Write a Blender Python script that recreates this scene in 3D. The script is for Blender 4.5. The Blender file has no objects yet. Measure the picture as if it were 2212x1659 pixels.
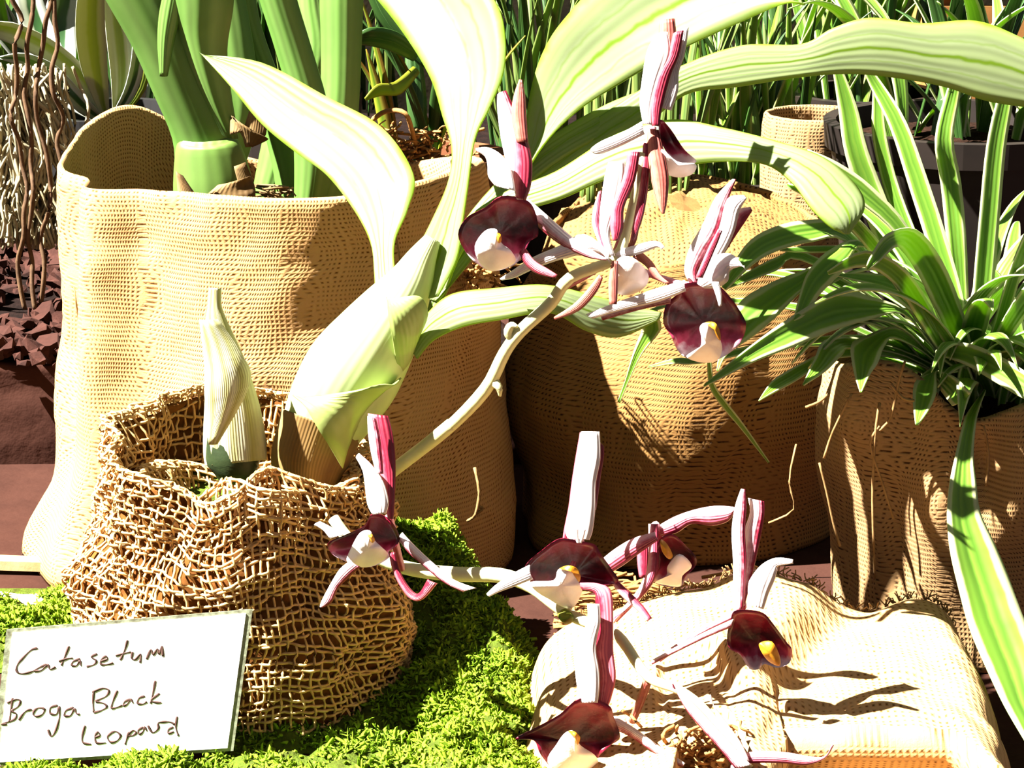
import bpy, math, random
from mathutils import Vector, noise
random.seed(7)
S = bpy.context.scene
C = S.collection

# ------------------------------------------------------------------ camera
CAM = Vector((0.0, -0.95, 0.37)); PITCH = math.radians(15.0); LENS = 97.0
FPX = 2212 * LENS / 36.0
cam = bpy.data.objects.new('camera', bpy.data.cameras.new('camera')); C.objects.link(cam)
cam.location = CAM; cam.rotation_euler = (math.pi/2 - PITCH, 0, 0)
cam.data.lens = LENS; cam.data.sensor_width = 36.0; cam.data.clip_start = 0.02
S.camera = cam
# ------------------------------------------------------------------ world, sun, exposure
W = bpy.data.worlds.new('world'); S.world = W; W.use_nodes = True
bg = W.node_tree.nodes['Background']; bg.inputs[0].default_value = (0.93, 0.95, 1.0, 1); bg.inputs[1].default_value = 0.13
sun = bpy.data.objects.new('sun_offscreen', bpy.data.lights.new('sun_offscreen', 'SUN')); C.objects.link(sun)
SUN_TO = Vector((-0.60, -0.17, 0.76)).normalized()
sun.rotation_euler = SUN_TO.to_track_quat('Z', 'Y').to_euler()
sun.data.energy = 23.0; sun.data.angle = math.radians(0.6); sun.data.color = (1.0, 0.97, 0.92)
S.view_settings.view_transform = 'Standard'; S.view_settings.look = 'None'
S.view_settings.exposure = 1.15; S.view_settings.gamma = 1.0; S.view_settings.use_curve_mapping = False

# ------------------------------------------------------------------ pixel -> ray helpers
FW = Vector((0, math.cos(PITCH), -math.sin(PITCH))); UP = Vector((0, math.sin(PITCH), math.cos(PITCH)))
def ray(px, py): return Vector(((px-1106)/FPX, 0, 0)) + UP*(-(py-829.5)/FPX) + FW
def P(px, py, Y):
    d = ray(px, py); return CAM + d*((Y-CAM.y)/d.y)
def G(px, py, z=0.0):
    d = ray(px, py); return CAM + d*((z-CAM.z)/d.z)
def Z(ox, oy, s):                       # crop coordinates -> photo pixels
    return lambda p: (p[0]/s+ox, p[1]/s+oy)
z2 = Z(700, 0, 2.765); z3 = Z(1400, 0, 2.724); z5 = Z(900, 350, 2.765); z6 = Z(1412, 500, 2.765)
zA = Z(650, 850, 3.687); zB = Z(1050, 880, 3.16); zC = Z(1050, 1200, 3.16); zD = Z(1500, 1100, 2.968); zT = Z(0, 1150, 3.16)
ID = lambda p: p

# ------------------------------------------------------------------ material helpers
ALB = 0.46
def srgb(r, g, b):
    f = lambda c: (c/255/12.92) if c/255 <= 0.04045 else ((c/255+0.055)/1.055)**2.4
    return (f(r)*ALB, f(g)*ALB, f(b)*ALB, 1)
def bst(c, k): return (min(.9, c[0]*k), min(.9, c[1]*k), min(.9, c[2]*k), 1)
class NT:
    def __init__(s, name):
        s.m = bpy.data.materials.new(name); s.m.use_nodes = True; s.t = s.m.node_tree
        s.b = s.t.nodes['Principled BSDF']; s.out = s.t.nodes['Material Output']
    def n(s, typ, **kw):
        o = s.t.nodes.new(typ)
        for k, v in kw.items(): setattr(o, k, v)
        return o
    def l(s, a, b): s.t.links.new(a, b)
    def val(s, sock, v):
        if hasattr(v, 'links'): s.l(v, sock)
        else: sock.default_value = v
    def math(s, op, a, b=0.0, c=0.0, clamp=False):
        o = s.n('ShaderNodeMath', operation=op, use_clamp=clamp)
        for i, v in enumerate((a, b, c)): s.val(o.inputs[i], v)
        return o.outputs[0]
    def mix(s, f, a, b):
        o = s.n('ShaderNodeMix', data_type='RGBA')
        s.val(o.inputs[0], f); s.val(o.inputs[6], a); s.val(o.inputs[7], b); return o.outputs[2]
    def noise(s, vec, scale, detail=3, rough=0.5):
        o = s.n('ShaderNodeTexNoise'); o.inputs['Scale'].default_value = scale; o.inputs['Detail'].default_value = detail
        o.inputs['Roughness'].default_value = rough
        if vec is not None: s.l(vec, o.inputs['Vector'])
        return o.outputs['Fac']
    def ramp(s, f, stops):
        o = s.n('ShaderNodeValToRGB'); e = o.color_ramp.elements
        while len(e) < len(stops): e.new(0.5)
        for i, (p, c) in enumerate(stops): e[i].position = p; e[i].color = c
        s.l(f, o.inputs[0]); return o.outputs[0]
    def uv(s):
        u = s.n('ShaderNodeUVMap'); sp = s.n('ShaderNodeSeparateXYZ'); s.l(u.outputs[0], sp.inputs[0])
        return u.outputs[0], sp.outputs[0], sp.outputs[1]
    def obj(s): return s.n('ShaderNodeTexCoord').outputs['Object']
    def bump(s, h, dist, strength=1.0):
        o = s.n('ShaderNodeBump'); o.inputs['Distance'].default_value = dist; o.inputs['Strength'].default_value = strength
        s.l(h, o.inputs['Height']); s.l(o.outputs[0], s.b.inputs['Normal']); return o.outputs[0]
    def fin(s, col, rough=0.6, spec=0.3, trans=None, tcol=None):
        s.val(s.b.inputs['Base Color'], col); s.b.inputs['Roughness'].default_value = rough
        s.b.inputs['Specular IOR Level'].default_value = spec
        if trans:
            tr = s.n('ShaderNodeBsdfTranslucent'); s.val(tr.inputs[0], tcol if tcol is not None else col)
            mx = s.n('ShaderNodeMixShader'); mx.inputs[0].default_value = trans
            s.l(s.b.outputs[0], mx.inputs[1]); s.l(tr.outputs[0], mx.inputs[2]); s.l(mx.outputs[0], s.out.inputs[0])
        return s.m

def burlap(name, light, dark, gap, f=560.0, rel=0.0005, k=1.0):
    light, dark, gap = bst(light, k), bst(dark, k), bst(gap, k*0.8)
    t = NT(name); v, u0, v0 = t.uv(); ob = t.obj()
    wob = t.math('MULTIPLY', t.math('SUBTRACT', t.noise(ob, 20, 2), 0.5), 0.005)
    wob2 = t.math('MULTIPLY', t.math('SUBTRACT', t.noise(ob, 18, 2), 0.5), 0.005)
    a = t.math('MULTIPLY', t.math('ADD', u0, wob), f); b = t.math('MULTIPLY', t.math('ADD', v0, wob2), f)
    wa = t.math('ABSOLUTE', t.math('SINE', t.math('MULTIPLY', a, math.pi)))
    wb = t.math('ABSOLUTE', t.math('SINE', t.math('MULTIPLY', b, math.pi)))
    h = t.math('MAXIMUM', wa, wb)
    big = t.noise(ob, 22, 4); fib = t.noise(ob, 900, 2)
    c = t.mix(big, light, dark)
    c = t.mix(t.math('MULTIPLY', fib, 0.45), c, dark)
    g = t.math('MULTIPLY', t.math('MULTIPLY', t.math('SUBTRACT', 0.80, h, clamp=True), 2.2), t.ramp(t.noise(ob, 45, 5, 0.7), [(0.38, (0.25, 0.25, 0.25, 1)), (0.62, (1, 1, 1, 1))]), clamp=True)
    c = t.mix(g, c, gap)
    t.bump(t.math('ADD', h, t.math('MULTIPLY', fib, 0.5)), rel*0.8, 0.7)
    return t.fin(c, 0.9, 0.1)

def leafmat(name, stops, trans=0.3, tcol=None, rough=0.38, spec=0.45, ribs=9, vary=0.25, rd=0.0001):
    """colour across the blade from stops on u, fine ribs along it"""
    t = NT(name); v, u, w = t.uv(); ob = t.obj()
    wob = t.math('MULTIPLY', t.math('SUBTRACT', t.noise(ob, 120, 2), 0.5), 0.10)
    c = t.ramp(t.math('ADD', u, wob), stops)
    n = t.noise(ob, 60, 4)
    dk = t.n('ShaderNodeMix', data_type='RGBA', blend_type='MULTIPLY'); dk.inputs[0].default_value = vary
    t.l(c, dk.inputs[6]); t.l(t.ramp(n, [(0.3, (0.45, 0.5, 0.4, 1)), (0.7, (1.1, 1.1, 1.0, 1))]), dk.inputs[7])
    c = dk.outputs[2]
    rib = t.math('SINE', t.math('MULTIPLY', u, math.pi*2*ribs))
    t.bump(t.math('ADD', rib, t.math('MULTIPLY', n, 0.6)), rd, 0.5)
    return t.fin(c, rough, spec, trans, tcol if tcol else c)

def plain(name, col, col2=None, scale=60, rough=0.7, spec=0.25, bump=0.0005, trans=None):
    t = NT(name); ob = t.obj(); n = t.noise(ob, scale, 5, 0.6)
    c = t.ramp(n, [(0.3, col), (0.7, col2 or col)])
    t.bump(n, bump, 0.7)
    return t.fin(c, rough, spec, trans, c if trans else None)

M = {}
M['burlap_gold'] = burlap('burlap_gold', srgb(226, 182, 126), srgb(196, 146, 88), srgb(130, 82, 36), 560, k=1.35)
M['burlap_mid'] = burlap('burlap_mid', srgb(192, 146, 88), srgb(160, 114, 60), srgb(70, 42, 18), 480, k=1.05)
M['burlap_brown'] = burlap('burlap_brown', srgb(184, 148, 104), srgb(150, 114, 72), srgb(72, 48, 24), 540, k=1.5)
M['burlap_pale'] = burlap('burlap_pale', srgb(230, 190, 134), srgb(204, 158, 100), srgb(140, 92, 42), 430, 0.0006, k=1.35)
M['hessian'] = plain('hessian_thread', bst(srgb(230, 190, 130), 1.5), bst(srgb(198, 148, 84), 1.4), 300, 0.9, 0.1, 0.0003)
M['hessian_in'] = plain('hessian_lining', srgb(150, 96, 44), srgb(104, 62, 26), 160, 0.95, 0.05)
M['cloth'] = plain('brown_cloth', srgb(78, 48, 38), srgb(64, 38, 30), 35, 0.95, 0.05, 0.003)
M['bark'] = plain('bark', srgb(86, 50, 40), srgb(48, 28, 22), 90, 0.9, 0.1, 0.002)
M['mulch'] = plain('mulch', srgb(40, 25, 20), srgb(20, 13, 10), 120, 0.95, 0.05, 0.004)
M['backdrop'] = plain('backdrop', srgb(52, 44, 30), srgb(30, 26, 18), 14, 0.95, 0.05, 0.004)
M['soil'] = plain('soil', srgb(58, 36, 24), srgb(28, 17, 10), 260, 1.0, 0.05, 0.003)
M['terracotta'] = plain('terracotta', srgb(158, 98, 62), srgb(132, 76, 46), 40, 0.85, 0.15)
M['black_plastic'] = plain('black_plastic', srgb(38, 36, 36), srgb(26, 24, 24), 30, 0.45, 0.4, 0.0002)
M['dark_plastic'] = plain('dark_plastic', srgb(44, 32, 24), srgb(28, 20, 15), 30, 0.55, 0.3, 0.0002)
M['wood'] = plain('wood', srgb(196, 138, 72), srgb(160, 100, 46), 30, 0.7, 0.2)
M['pale_wood'] = plain('pale_wood', srgb(236, 200, 150), srgb(214, 170, 112), 90, 0.7, 0.2)
M['raffia'] = plain('raffia', srgb(214, 160, 92), srgb(170, 112, 54), 200, 0.8, 0.2)
M['twine'] = plain('twine', srgb(196, 156, 104), srgb(150, 112, 66), 200, 0.9, 0.1)
M['root'] = plain('pale_root', srgb(226, 216, 180), srgb(170, 150, 100), 90, 0.7, 0.2)
M['vine'] = plain('brown_root', srgb(128, 96, 64), srgb(86, 60, 38), 150, 0.8, 0.2)
M['glare_blob'] = plain('glare_white', srgb(240, 236, 228), srgb(216, 206, 196), 60, 0.6, 0.3)  # white that stands for sunlit glare on the bed
g = srgb
M['orchid_leaf'] = leafmat('orchid_leaf', [(0.0, g(150, 182, 50)), (0.06, g(178, 196, 124)), (0.24, g(180, 194, 142)), (0.27, g(156, 176, 106)), (0.30, g(180, 194, 142)), (0.46, g(176, 192, 132)), (0.49, g(134, 170, 40)), (0.51, g(134, 170, 40)), (0.54, g(176, 192, 132)), (0.70, g(180, 194, 142)), (0.73, g(156, 176, 106)), (0.76, g(180, 194, 142)), (0.94, g(178, 196, 124)), (1.0, g(150, 182, 50))], 0.42, bst(g(200, 230, 80), 1.5), 0.45, 0.3, 7, 0.12)
M['bulb'] = leafmat('pseudobulb_skin', [(0.0, bst(g(206, 220, 148), 1.4)), (0.5, bst(g(214, 224, 166), 1.4)), (1.0, bst(g(206, 220, 148), 1.4))], 0.2, bst(g(200, 225, 80), 1.4), 0.4, 0.45, 10, 0.12, 0.00005)
M['sheath'] = leafmat('leaf_sheath', [(0.0, bst(g(190, 208, 116), 1.3)), (0.5, bst(g(200, 216, 130), 1.35)), (1.0, bst(g(190, 208, 116), 1.3))], 0.3, g(190, 220, 70), 0.45, 0.35, 8, 0.2)
M['papery'] = leafmat('papery_sheath', [(0.0, bst(g(226, 220, 180), 1.45)), (0.2, bst(g(200, 192, 116), 1.3)), (0.35, bst(g(232, 226, 194), 1.5)), (0.5, bst(g(206, 198, 124), 1.3)), (0.65, bst(g(232, 226, 194), 1.5)), (0.8, bst(g(200, 192, 116), 1.3)), (1.0, bst(g(226, 220, 180), 1.45))], 0.2, g(220, 210, 120), 0.6, 0.25, 22, 0.45)
M['dry_sheath'] = leafmat('dry_sheath', [(0.0, g(206, 168, 108)), (0.3, g(150, 112, 60)), (0.55, g(186, 150, 92)), (0.8, g(122, 86, 44)), (1.0, g(170, 134, 80))], 0.1, g(190, 150, 80), 0.7, 0.2, 24, 0.5)
M['bulb_dark'] = plain('old_bulb', g(60, 78, 40), g(36, 48, 24), 90, 0.5, 0.3)
M['stalk'] = leafmat('thick_stalk', [(0.0, g(120, 172, 74)), (0.3, g(150, 196, 98)), (0.5, g(132, 184, 80)), (0.75, g(160, 204, 104)), (1.0, g(104, 156, 60))], 0.15, g(140, 200, 60), 0.42, 0.4, 5, 0.2)
M['stalk_base'] = leafmat('stalk_base', [(0.0, g(124, 160, 70)), (0.3, g(146, 186, 92)), (0.6, g(130, 172, 76)), (1.0, g(120, 150, 66))], 0.1, g(140, 190, 60), 0.5, 0.3, 5, 0.3)
M['dry_leaf'] = leafmat('dry_leaf', [(0.0, g(196, 160, 110)), (0.5, g(160, 124, 74)), (1.0, g(120, 88, 50))], 0.2, g(190, 150, 80), 0.7, 0.2, 9, 0.4)
cr = bst(g(232, 232, 178), 1.3); dg = bst(g(92, 136, 44), 1.4); mg = bst(g(126, 166, 58), 1.5)
M['spider'] = leafmat('variegated_blade', [(0.0, cr), (0.12, cr), (0.18, mg), (0.42, dg), (0.5, mg), (0.6, dg), (0.82, mg), (0.88, cr), (1.0, cr)], 0.35, bst(g(170, 214, 60), 1.8), 0.36, 0.4, 5, 0.3)
M['spider_lime'] = leafmat('lime_blade', [(0.0, g(226, 232, 150)), (0.10, g(222, 232, 140)), (0.18, g(150, 196, 60)), (0.5, g(126, 178, 48)), (0.82, g(156, 200, 66)), (0.9, g(226, 232, 150)), (1.0, g(226, 232, 150))], 0.35, g(170, 220, 40), 0.4, 0.4, 5, 0.2)
M['spider_pale'] = leafmat('pale_blade', [(0.0, g(238, 238, 210)), (0.22, g(226, 230, 180)), (0.3, g(160, 190, 70)), (0.55, g(186, 206, 100)), (0.66, g(230, 232, 190)), (1.0, g(240, 240, 214))], 0.35, g(210, 220, 80), 0.4, 0.4, 5, 0.2)
M['white_varieg'] = leafmat('white_edged_leaf', [(0.0, g(240, 244, 232)), (0.3, g(236, 240, 226)), (0.36, g(70, 116, 60)), (0.62, g(60, 104, 54)), (0.68, g(220, 232, 190)), (1.0, g(242, 244, 232))], 0.3, g(180, 210, 120), 0.4, 0.4, 4, 0.2)
M['dark_leaf'] = leafmat('dark_green_leaf', [(0.0, g(76, 116, 50)), (0.48, g(56, 98, 40)), (0.5, g(110, 150, 80)), (0.52, g(56, 98, 40)), (1.0, g(76, 116, 50))], 0.25, g(110, 170, 40), 0.4, 0.4, 4, 0.4)
M['grass'] = leafmat('grass_blade', [(0.0, g(150, 172, 84)), (0.5, g(112, 148, 62)), (1.0, g(160, 180, 90))], 0.35, g(150, 190, 60), 0.5, 0.3, 3, 0.4)
M['yellow_leaf'] = leafmat('yellow_leaf', [(0.0, g(206, 206, 60)), (0.5, g(120, 160, 40)), (1.0, g(190, 130, 50))], 0.35, g(190, 210, 40), 0.5, 0.3, 3, 0.4)
M['pale_stem'] = plain('pale_stem', bst(g(222, 220, 164), 1.5), bst(g(206, 200, 136), 1.4), 80, 0.45, 0.35, 0.0004)
def petal(name, a, b, c_, tr=0.25, k=1.75):  # maroon pigment; the pale side partly holds sun glare in the colour
    a, b, c_ = bst(a, k), bst(b, k*0.9), bst(c_, k*0.7)
    t = NT(name); v, u, w = t.uv(); ob = t.obj()
    n = t.noise(ob, 420, 3)
    c = t.ramp(t.math('ADD', u, t.math('MULTIPLY', t.math('SUBTRACT', n, 0.5), 0.5)), [(0.0, a), (0.35, a), (0.6, b), (0.9, c_), (1.0, c_)])
    t.bump(t.math('SINE', t.math('MULTIPLY', u, 40.0)), 0.0002, 0.5)
    return t.fin(c, 0.4, 0.4, tr, c)
M['petal_white'] = petal('petal_white', g(250, 244, 240), g(244, 226, 226), g(240, 226, 216))  # own white of the hoods; on petals and sepals mostly painted-in glare
M['petal_red'] = petal('petal_red', g(206, 96, 108), g(158, 30, 56), g(130, 18, 44), 0.2)
M['petal_pink'] = petal('petal_pink', g(240, 186, 192), g(200, 96, 116), g(160, 40, 66))
M['petal_striped'] = petal('petal_striped', g(250, 236, 234), g(232, 170, 176), g(150, 26, 54))
M['petal_brown'] = petal('petal_brown', g(206, 126, 104), g(180, 94, 78), g(150, 70, 60))
t = NT('lip_maroon'); v, u, w = t.uv(); n = t.noise(t.obj(), 260, 4)
d = t.math('ADD', w, t.math('MULTIPLY', t.math('SUBTRACT', n, 0.5), 0.35))
c = t.ramp(d, [(0.0, bst(g(246, 226, 228), 1.8)), (0.16, bst(g(236, 200, 208), 1.7)), (0.26, bst(g(196, 70, 104), 1.6)), (0.42, bst(g(130, 16, 44), 1.3)), (0.58, bst(g(60, 10, 22), 1.0)), (0.82, bst(g(128, 14, 42), 1.5)), (1.0, bst(g(160, 34, 64), 1.6))])
t.bump(n, 0.0006, 0.5); M['lip'] = t.fin(c, 0.34, 0.35)
M['crest'] = plain('lip_crest', bst(g(250, 242, 236), 1.7), bst(g(244, 226, 214), 1.7), 200, 0.45, 0.4, 0.0004)
M['yolk'] = plain('yolk_yellow', g(240, 176, 40), g(214, 130, 20), 250, 0.45, 0.3, 0.0003)
t = NT('moss'); n = t.noise(t.obj(), 55, 5); n2 = t.noise(t.obj(), 700, 2)
c = t.mix(t.math('MULTIPLY', n2, 0.8), t.ramp(n, [(0.3, bst(g(124, 166, 26), 1.2)), (0.7, bst(g(190, 222, 56), 1.35))]), bst(g(160, 200, 46), 1.2))
M['moss'] = t.fin(c, 0.7, 0.2, 0.35, c)
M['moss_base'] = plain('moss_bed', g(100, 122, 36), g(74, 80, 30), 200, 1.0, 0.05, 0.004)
M['card'] = plain('card_paper', bst(g(252, 250, 246), 1.9), bst(g(250, 248, 244), 1.9), 40, 0.5, 0.3, 0.0001)
M['laminate'] = plain('laminate_edge', g(196, 206, 170), g(112, 106, 82), 420, 0.3, 0.5, 0.0003)
M['ink'] = plain('brown_ink', g(112, 80, 70), g(86, 58, 50), 300, 0.6, 0.2, 0.0001)

# ------------------------------------------------------------------ object helpers
ORG = {}
def thing(name, loc, label, cat, group=None):
    o = bpy.data.objects.new(name, None); C.objects.link(o); o.location = loc; o.empty_display_size = 0.01
    o['label'] = label; o['category'] = cat
    if group: o['group'] = group
    ORG[o] = Vector(loc); return o
def mk(name, V, F, mat, parent=None, uv=None, origin=None, smooth=True, label=None, kind=None):
    org = ORG[parent] if parent is not None else (Vector(origin) if origin is not None else Vector((0, 0, 0)))
    me = bpy.data.meshes.new(name); me.from_pydata([tuple(Vector(v)-org) for v in V], [], F)
    if uv:
        L = me.uv_layers.new(name='UVMap'); idx = [0]*len(me.loops); me.loops.foreach_get('vertex_index', idx)
        flat = [0.0]*(2*len(idx))
        for i, k in enumerate(idx): flat[2*i], flat[2*i+1] = uv[k]
        L.data.foreach_set('uv', flat)
    if smooth: me.polygons.foreach_set('use_smooth', [True]*len(me.polygons))
    me.materials.append(M[mat] if isinstance(mat, str) else mat); me.update()
    o = bpy.data.objects.new(name, me); C.objects.link(o)
    if parent is not None: o.parent = parent; ORG[o] = org
    else: o.location = org; ORG[o] = org
    if label: o['label'] = label
    if kind: o['kind'] = kind
    return o
def catmull(pts, steps, closed=False):
    n = len(pts); out = []
    g_ = (lambda i: pts[i % n]) if closed else (lambda i: pts[min(max(i, 0), n-1)])
    for i in range(n if closed else n-1):
        p0, p1, p2, p3 = g_(i-1), g_(i), g_(i+1), g_(i+2)
        for k in range(steps):
            t_ = k/steps; t2 = t_*t_; t3 = t2*t_
            out.append(tuple(0.5*((2*b)+(c_-a)*t_+(2*a-5*b+4*c_-d_)*t2+(3*b-a-3*c_+d_)*t3) for a, b, c_, d_ in zip(p0, p1, p2, p3)))
    if not closed: out.append(tuple(pts[-1]))
    return out
def sheet(name, L, R, mat, parent, cols=6, steps=4, arch=0.12, vee=0.0, thick=0.0006, wave=0.0, ellip=0.0, label=None, kind=None):
    """a blade between two world-space edges: closed shell with real thickness"""
    rows = catmull([tuple(a)+tuple(b) for a, b in zip(L, R)], steps)
    Lr = [Vector(r[:3]) for r in rows]; Rr = [Vector(r[3:]) for r in rows]; n = len(rows)
    mid = [(a+b)/2 for a, b in zip(Lr, Rr)]
    V = []; F = []; U = []
    ph = random.uniform(0, 6.28); prevn = None
    frames = []
    for i in range(n):
        tg = (mid[min(i+1, n-1)]-mid[max(i-1, 0)]); wd = Rr[i]-Lr[i]
        nn = tg.cross(wd)
        if nn.length < 1e-12: nn = prevn if prevn else Vector((0, -1, 0.2))
        nn = nn.normalized()
        if prevn is None:
            if nn.dot(CAM-mid[i]) < 0: nn = -nn
        elif nn.dot(prevn) < 0: nn = -nn
        prevn = nn; frames.append(nn)
    if ellip:
        m = cols*2
        for i in range(n):
            w_ = (Rr[i]-Lr[i]); hw = w_.length/2
            for k in range(m):
                a = 2*math.pi*k/m
                V.append(mid[i] - w_*0.5*math.cos(a) + frames[i]*hw*ellip*math.sin(a))
                U.append((0.5-0.5*math.cos(a), i/(n-1)))
        for i in range(n-1):
            for k in range(m):
                k2 = (k+1) % m; F.append((i*m+k, i*m+k2, (i+1)*m+k2, (i+1)*m+k))
        F.append(tuple(range(m))[::-1]); F.append(tuple((n-1)*m+k for k in range(m)))
    else:
        c1 = cols+1
        for side in (0, 1):
            for i in range(n):
                w_ = (Rr[i]-Lr[i]).length
                for k in range(c1):
                    u = k/cols; off = arch*w_*(1-(2*u-1)**2) - vee*w_*(1-abs(2*u-1))
                    if wave: off += wave*w_*math.sin(ph+i*1.1+3*u)*abs(2*u-1)
                    p = Lr[i].lerp(Rr[i], u) + frames[i]*(off - side*thick)
                    V.append(p); U.append((u, i/(n-1)))
        o_ = n*c1
        for i in range(n-1):
            for k in range(cols):
                a = i*c1+k; F.append((a, a+1, a+c1+1, a+c1)); F.append((o_+a, o_+a+c1, o_+a+c1+1, o_+a+1))
            a = i*c1; F.append((a, a+c1, o_+a+c1, o_+a)); a += cols; F.append((a, o_+a, o_+a+c1, a+c1))
        for k in range(cols):
            F.append((k, o_+k, o_+k+1, k+1)); a = (n-1)*c1+k; F.append((a, a+1, o_+a+1, o_+a))
    return mk(name, V, F, mat, parent, U, label=label, kind=kind)
def pxsheet(name, secs, Y, mat, parent, f=ID, roll=0.0, tip=False, **kw):
    """secs: list of (left px, right px); Y: one depth, (start, end) or a list of depths"""
    if tip:                              # run the blade on to a point
        (a0, b0), (a1, b1) = secs[-2:]; m0 = ((a0[0]+b0[0])/2, (a0[1]+b0[1])/2); m1 = ((a1[0]+b1[0])/2, (a1[1]+b1[1])/2); w_ = abs(b1[0]-a1[0])/2; dx_ = (m1[0]-m0[0]); dy_ = (m1[1]-m0[1])
        secs = list(secs)+[((m1[0]+dx_*k-w_*q, m1[1]+dy_*k), (m1[0]+dx_*k+w_*q, m1[1]+dy_*k)) for k, q in ((0.8, 0.75), (1.5, 0.4), (2.0, 0.04))]
    n = len(secs)
    if callable(Y):
        L = [P(*f(a), Y(*f(a))) for a, b in secs]; R = [P(*f(b), Y(*f(b))) for a, b in secs]
        return sheet(name, L, R, mat, parent, **kw)
    if isinstance(Y, (int, float)): Y = [Y]*n
    elif len(Y) == 2 and n != 2: Y = [Y[0]+(Y[1]-Y[0])*i/(n-1) for i in range(n)]
    L = []; R = []
    for (a, b), y in zip(secs, Y):
        a, b = f(a), f(b); w_ = math.hypot(a[0]-b[0], a[1]-b[1])/6000.0
        L.append(P(a[0], a[1], y-roll*w_)); R.append(P(b[0], b[1], y+roll*w_))
    return sheet(name, L, R, mat, parent, **kw)
def blade(name, pts, mat, parent, roll=0.0, **kw):
    """pts: (px, py, Y, width px)"""
    secs = []; Y = []
    for i, (x, y, yy, w_) in enumerate(pts):
        a = pts[max(i-1, 0)]; b = pts[min(i+1, len(pts)-1)]; dx, dy = b[0]-a[0], b[1]-a[1]; l_ = math.hypot(dx, dy) or 1
        nx, ny = -dy/l_*w_/2, dx/l_*w_/2
        secs.append(((x+nx, y+ny), (x-nx, y-ny))); Y.append(yy)
    if len(Y) == 2: Y = [Y[0], Y[1]]
    L = []; R = []
    for (a, b), y in zip(secs, Y):
        w_ = math.hypot(a[0]-b[0], a[1]-b[1])/6000.0
        L.append(P(a[0], a[1], y-roll*w_)); R.append(P(b[0], b[1], y+roll*w_))
    return sheet(name, L, R, mat, parent, **kw)
def arcleaf(name, base, az, elev, length, width, droop, mat, parent, n=7, **kw):
    d = Vector((math.cos(az), math.sin(az), 0)); side = Vector((-math.sin(az), math.cos(az), 0))
    p = Vector(base); e = elev; L = []; R = []
    tw = random.uniform(-0.5, 0.5)
    for i in range(n+1):
        t_ = i/n; w_ = width*(0.45+1.3*t_ if t_ < 0.42 else 1.0*(1-((t_-0.42)/0.58)**1.8))
        w_ = max(w_, width*0.03); sd = (side*math.cos(tw*t_)+Vector((0, 0, 1))*math.sin(tw*t_))
        L.append(p-sd*w_/2); R.append(p+sd*w_/2)
        p = p + (d*math.cos(e)+Vector((0, 0, 1))*math.sin(e))*(length/n); e -= droop/n*(0.5+t_)
    return sheet(name, L, R, mat, parent, **kw)
def tubemesh(V, F, U, pts, radii, sides=8, caps=True):
    n = len(pts); o_ = len(V); up = Vector((0.13, 0.31, 0.94))
    for i in range(n):
        tg = (Vector(pts[min(i+1, n-1)])-Vector(pts[max(i-1, 0)])).normalized()
        a = tg.cross(up)
        if a.length < 1e-4: a = tg.cross(Vector((1, 0, 0)))
        a.normalize(); b = a.cross(tg)
        for k in range(sides):
            an = 2*math.pi*k/sides; V.append(Vector(pts[i])+(a*math.cos(an)+b*math.sin(an))*radii[i]); U.append((k/sides, i/max(1, n-1)))
    for i in range(n-1):
        for k in range(sides):
            k2 = (k+1) % sides; F.append((o_+i*sides+k, o_+i*sides+k2, o_+(i+1)*sides+k2, o_+(i+1)*sides+k))
    if caps:
        F.append(tuple(o_+k for k in range(sides))[::-1]); F.append(tuple(o_+(n-1)*sides+k for k in range(sides)))
def tube(name, pts, radii, mat, parent=None, sides=8, steps=4, origin=None, label=None, kind=None):
    if isinstance(radii, (int, float)): radii = [radii]*len(pts)
    r = catmull([tuple(p)+(q,) for p, q in zip(pts, radii)], steps); V, F, U = [], [], []
    tubemesh(V, F, U, [x[:3] for x in r], [x[3] for x in r], sides)
    return mk(name, V, F, mat, parent, U, origin=origin, label=label, kind=kind)
def pxtube(name, pts, mat, parent=None, **kw):
    """pts: (px, py, Y, radius px)"""
    return tube(name, [P(a, b, c_) for a, b, c_, r in pts], [r/6000.0 for a, b, c_, r in pts], mat, parent, **kw)
def shell(name, outline, Y, mat, parent, f=ID, cup=0.006, tilt=0.0, thick=0.0018, center=None, label=None):
    """a petal-like shell filling an outline: cupped away (cup > 0) or bulging out (cup < 0), tilted top to bottom"""
    o2 = catmull([f(p) for p in outline], 4, True); n = len(o2)
    cx, cy = f(center) if center else (sum(p[0] for p in o2)/n, sum(p[1] for p in o2)/n)
    x0, x1 = min(p[0] for p in o2), max(p[0] for p in o2); y0, y1 = min(p[1] for p in o2), max(p[1] for p in o2)
    rings = 7; V = []; U = []; F = []
    for side in (0, 1):
        for r in range(rings+1):
            q = r/rings
            for k in range(n if r else 1):
                x = cx+(o2[k][0]-cx)*q; y = cy+(o2[k][1]-cy)*q
                vv = 1-(y-y0)/(y1-y0); dep = Y + cup*(1-q**2.2) + tilt*(vv-0.5) + side*thick*(1.0-0.7*q)
                dep += 0.0007*math.sin(k*0.9)*q*q
                V.append(P(x, y, dep)); U.append(((x-x0)/(x1-x0), vv))
    per = 1+rings*n
    for side in (0, 1):
        o_ = side*per
        for k in range(n):
            k2 = (k+1) % n; tri = (o_, o_+1+k, o_+1+k2); F.append(tri if side else tri[::-1])
            for r in range(rings-1):
                a = o_+1+r*n; qd = (a+k, a+n+k, a+n+k2, a+k2); F.append(qd if side else qd[::-1])
    for k in range(n):
        k2 = (k+1) % n; a = 1+(rings-1)*n; F.append((a+k, a+k2, per+a+k2, per+a+k))
    return mk(name, V, F, mat, parent, U, label=label)
def sst(a, b, x): t_ = min(1, max(0, (x-a)/(b-a))); return t_*t_*(3-2*t_)
def gs(x, c_, w_): return math.exp(-((x-c_)/w_)**2)
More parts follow.
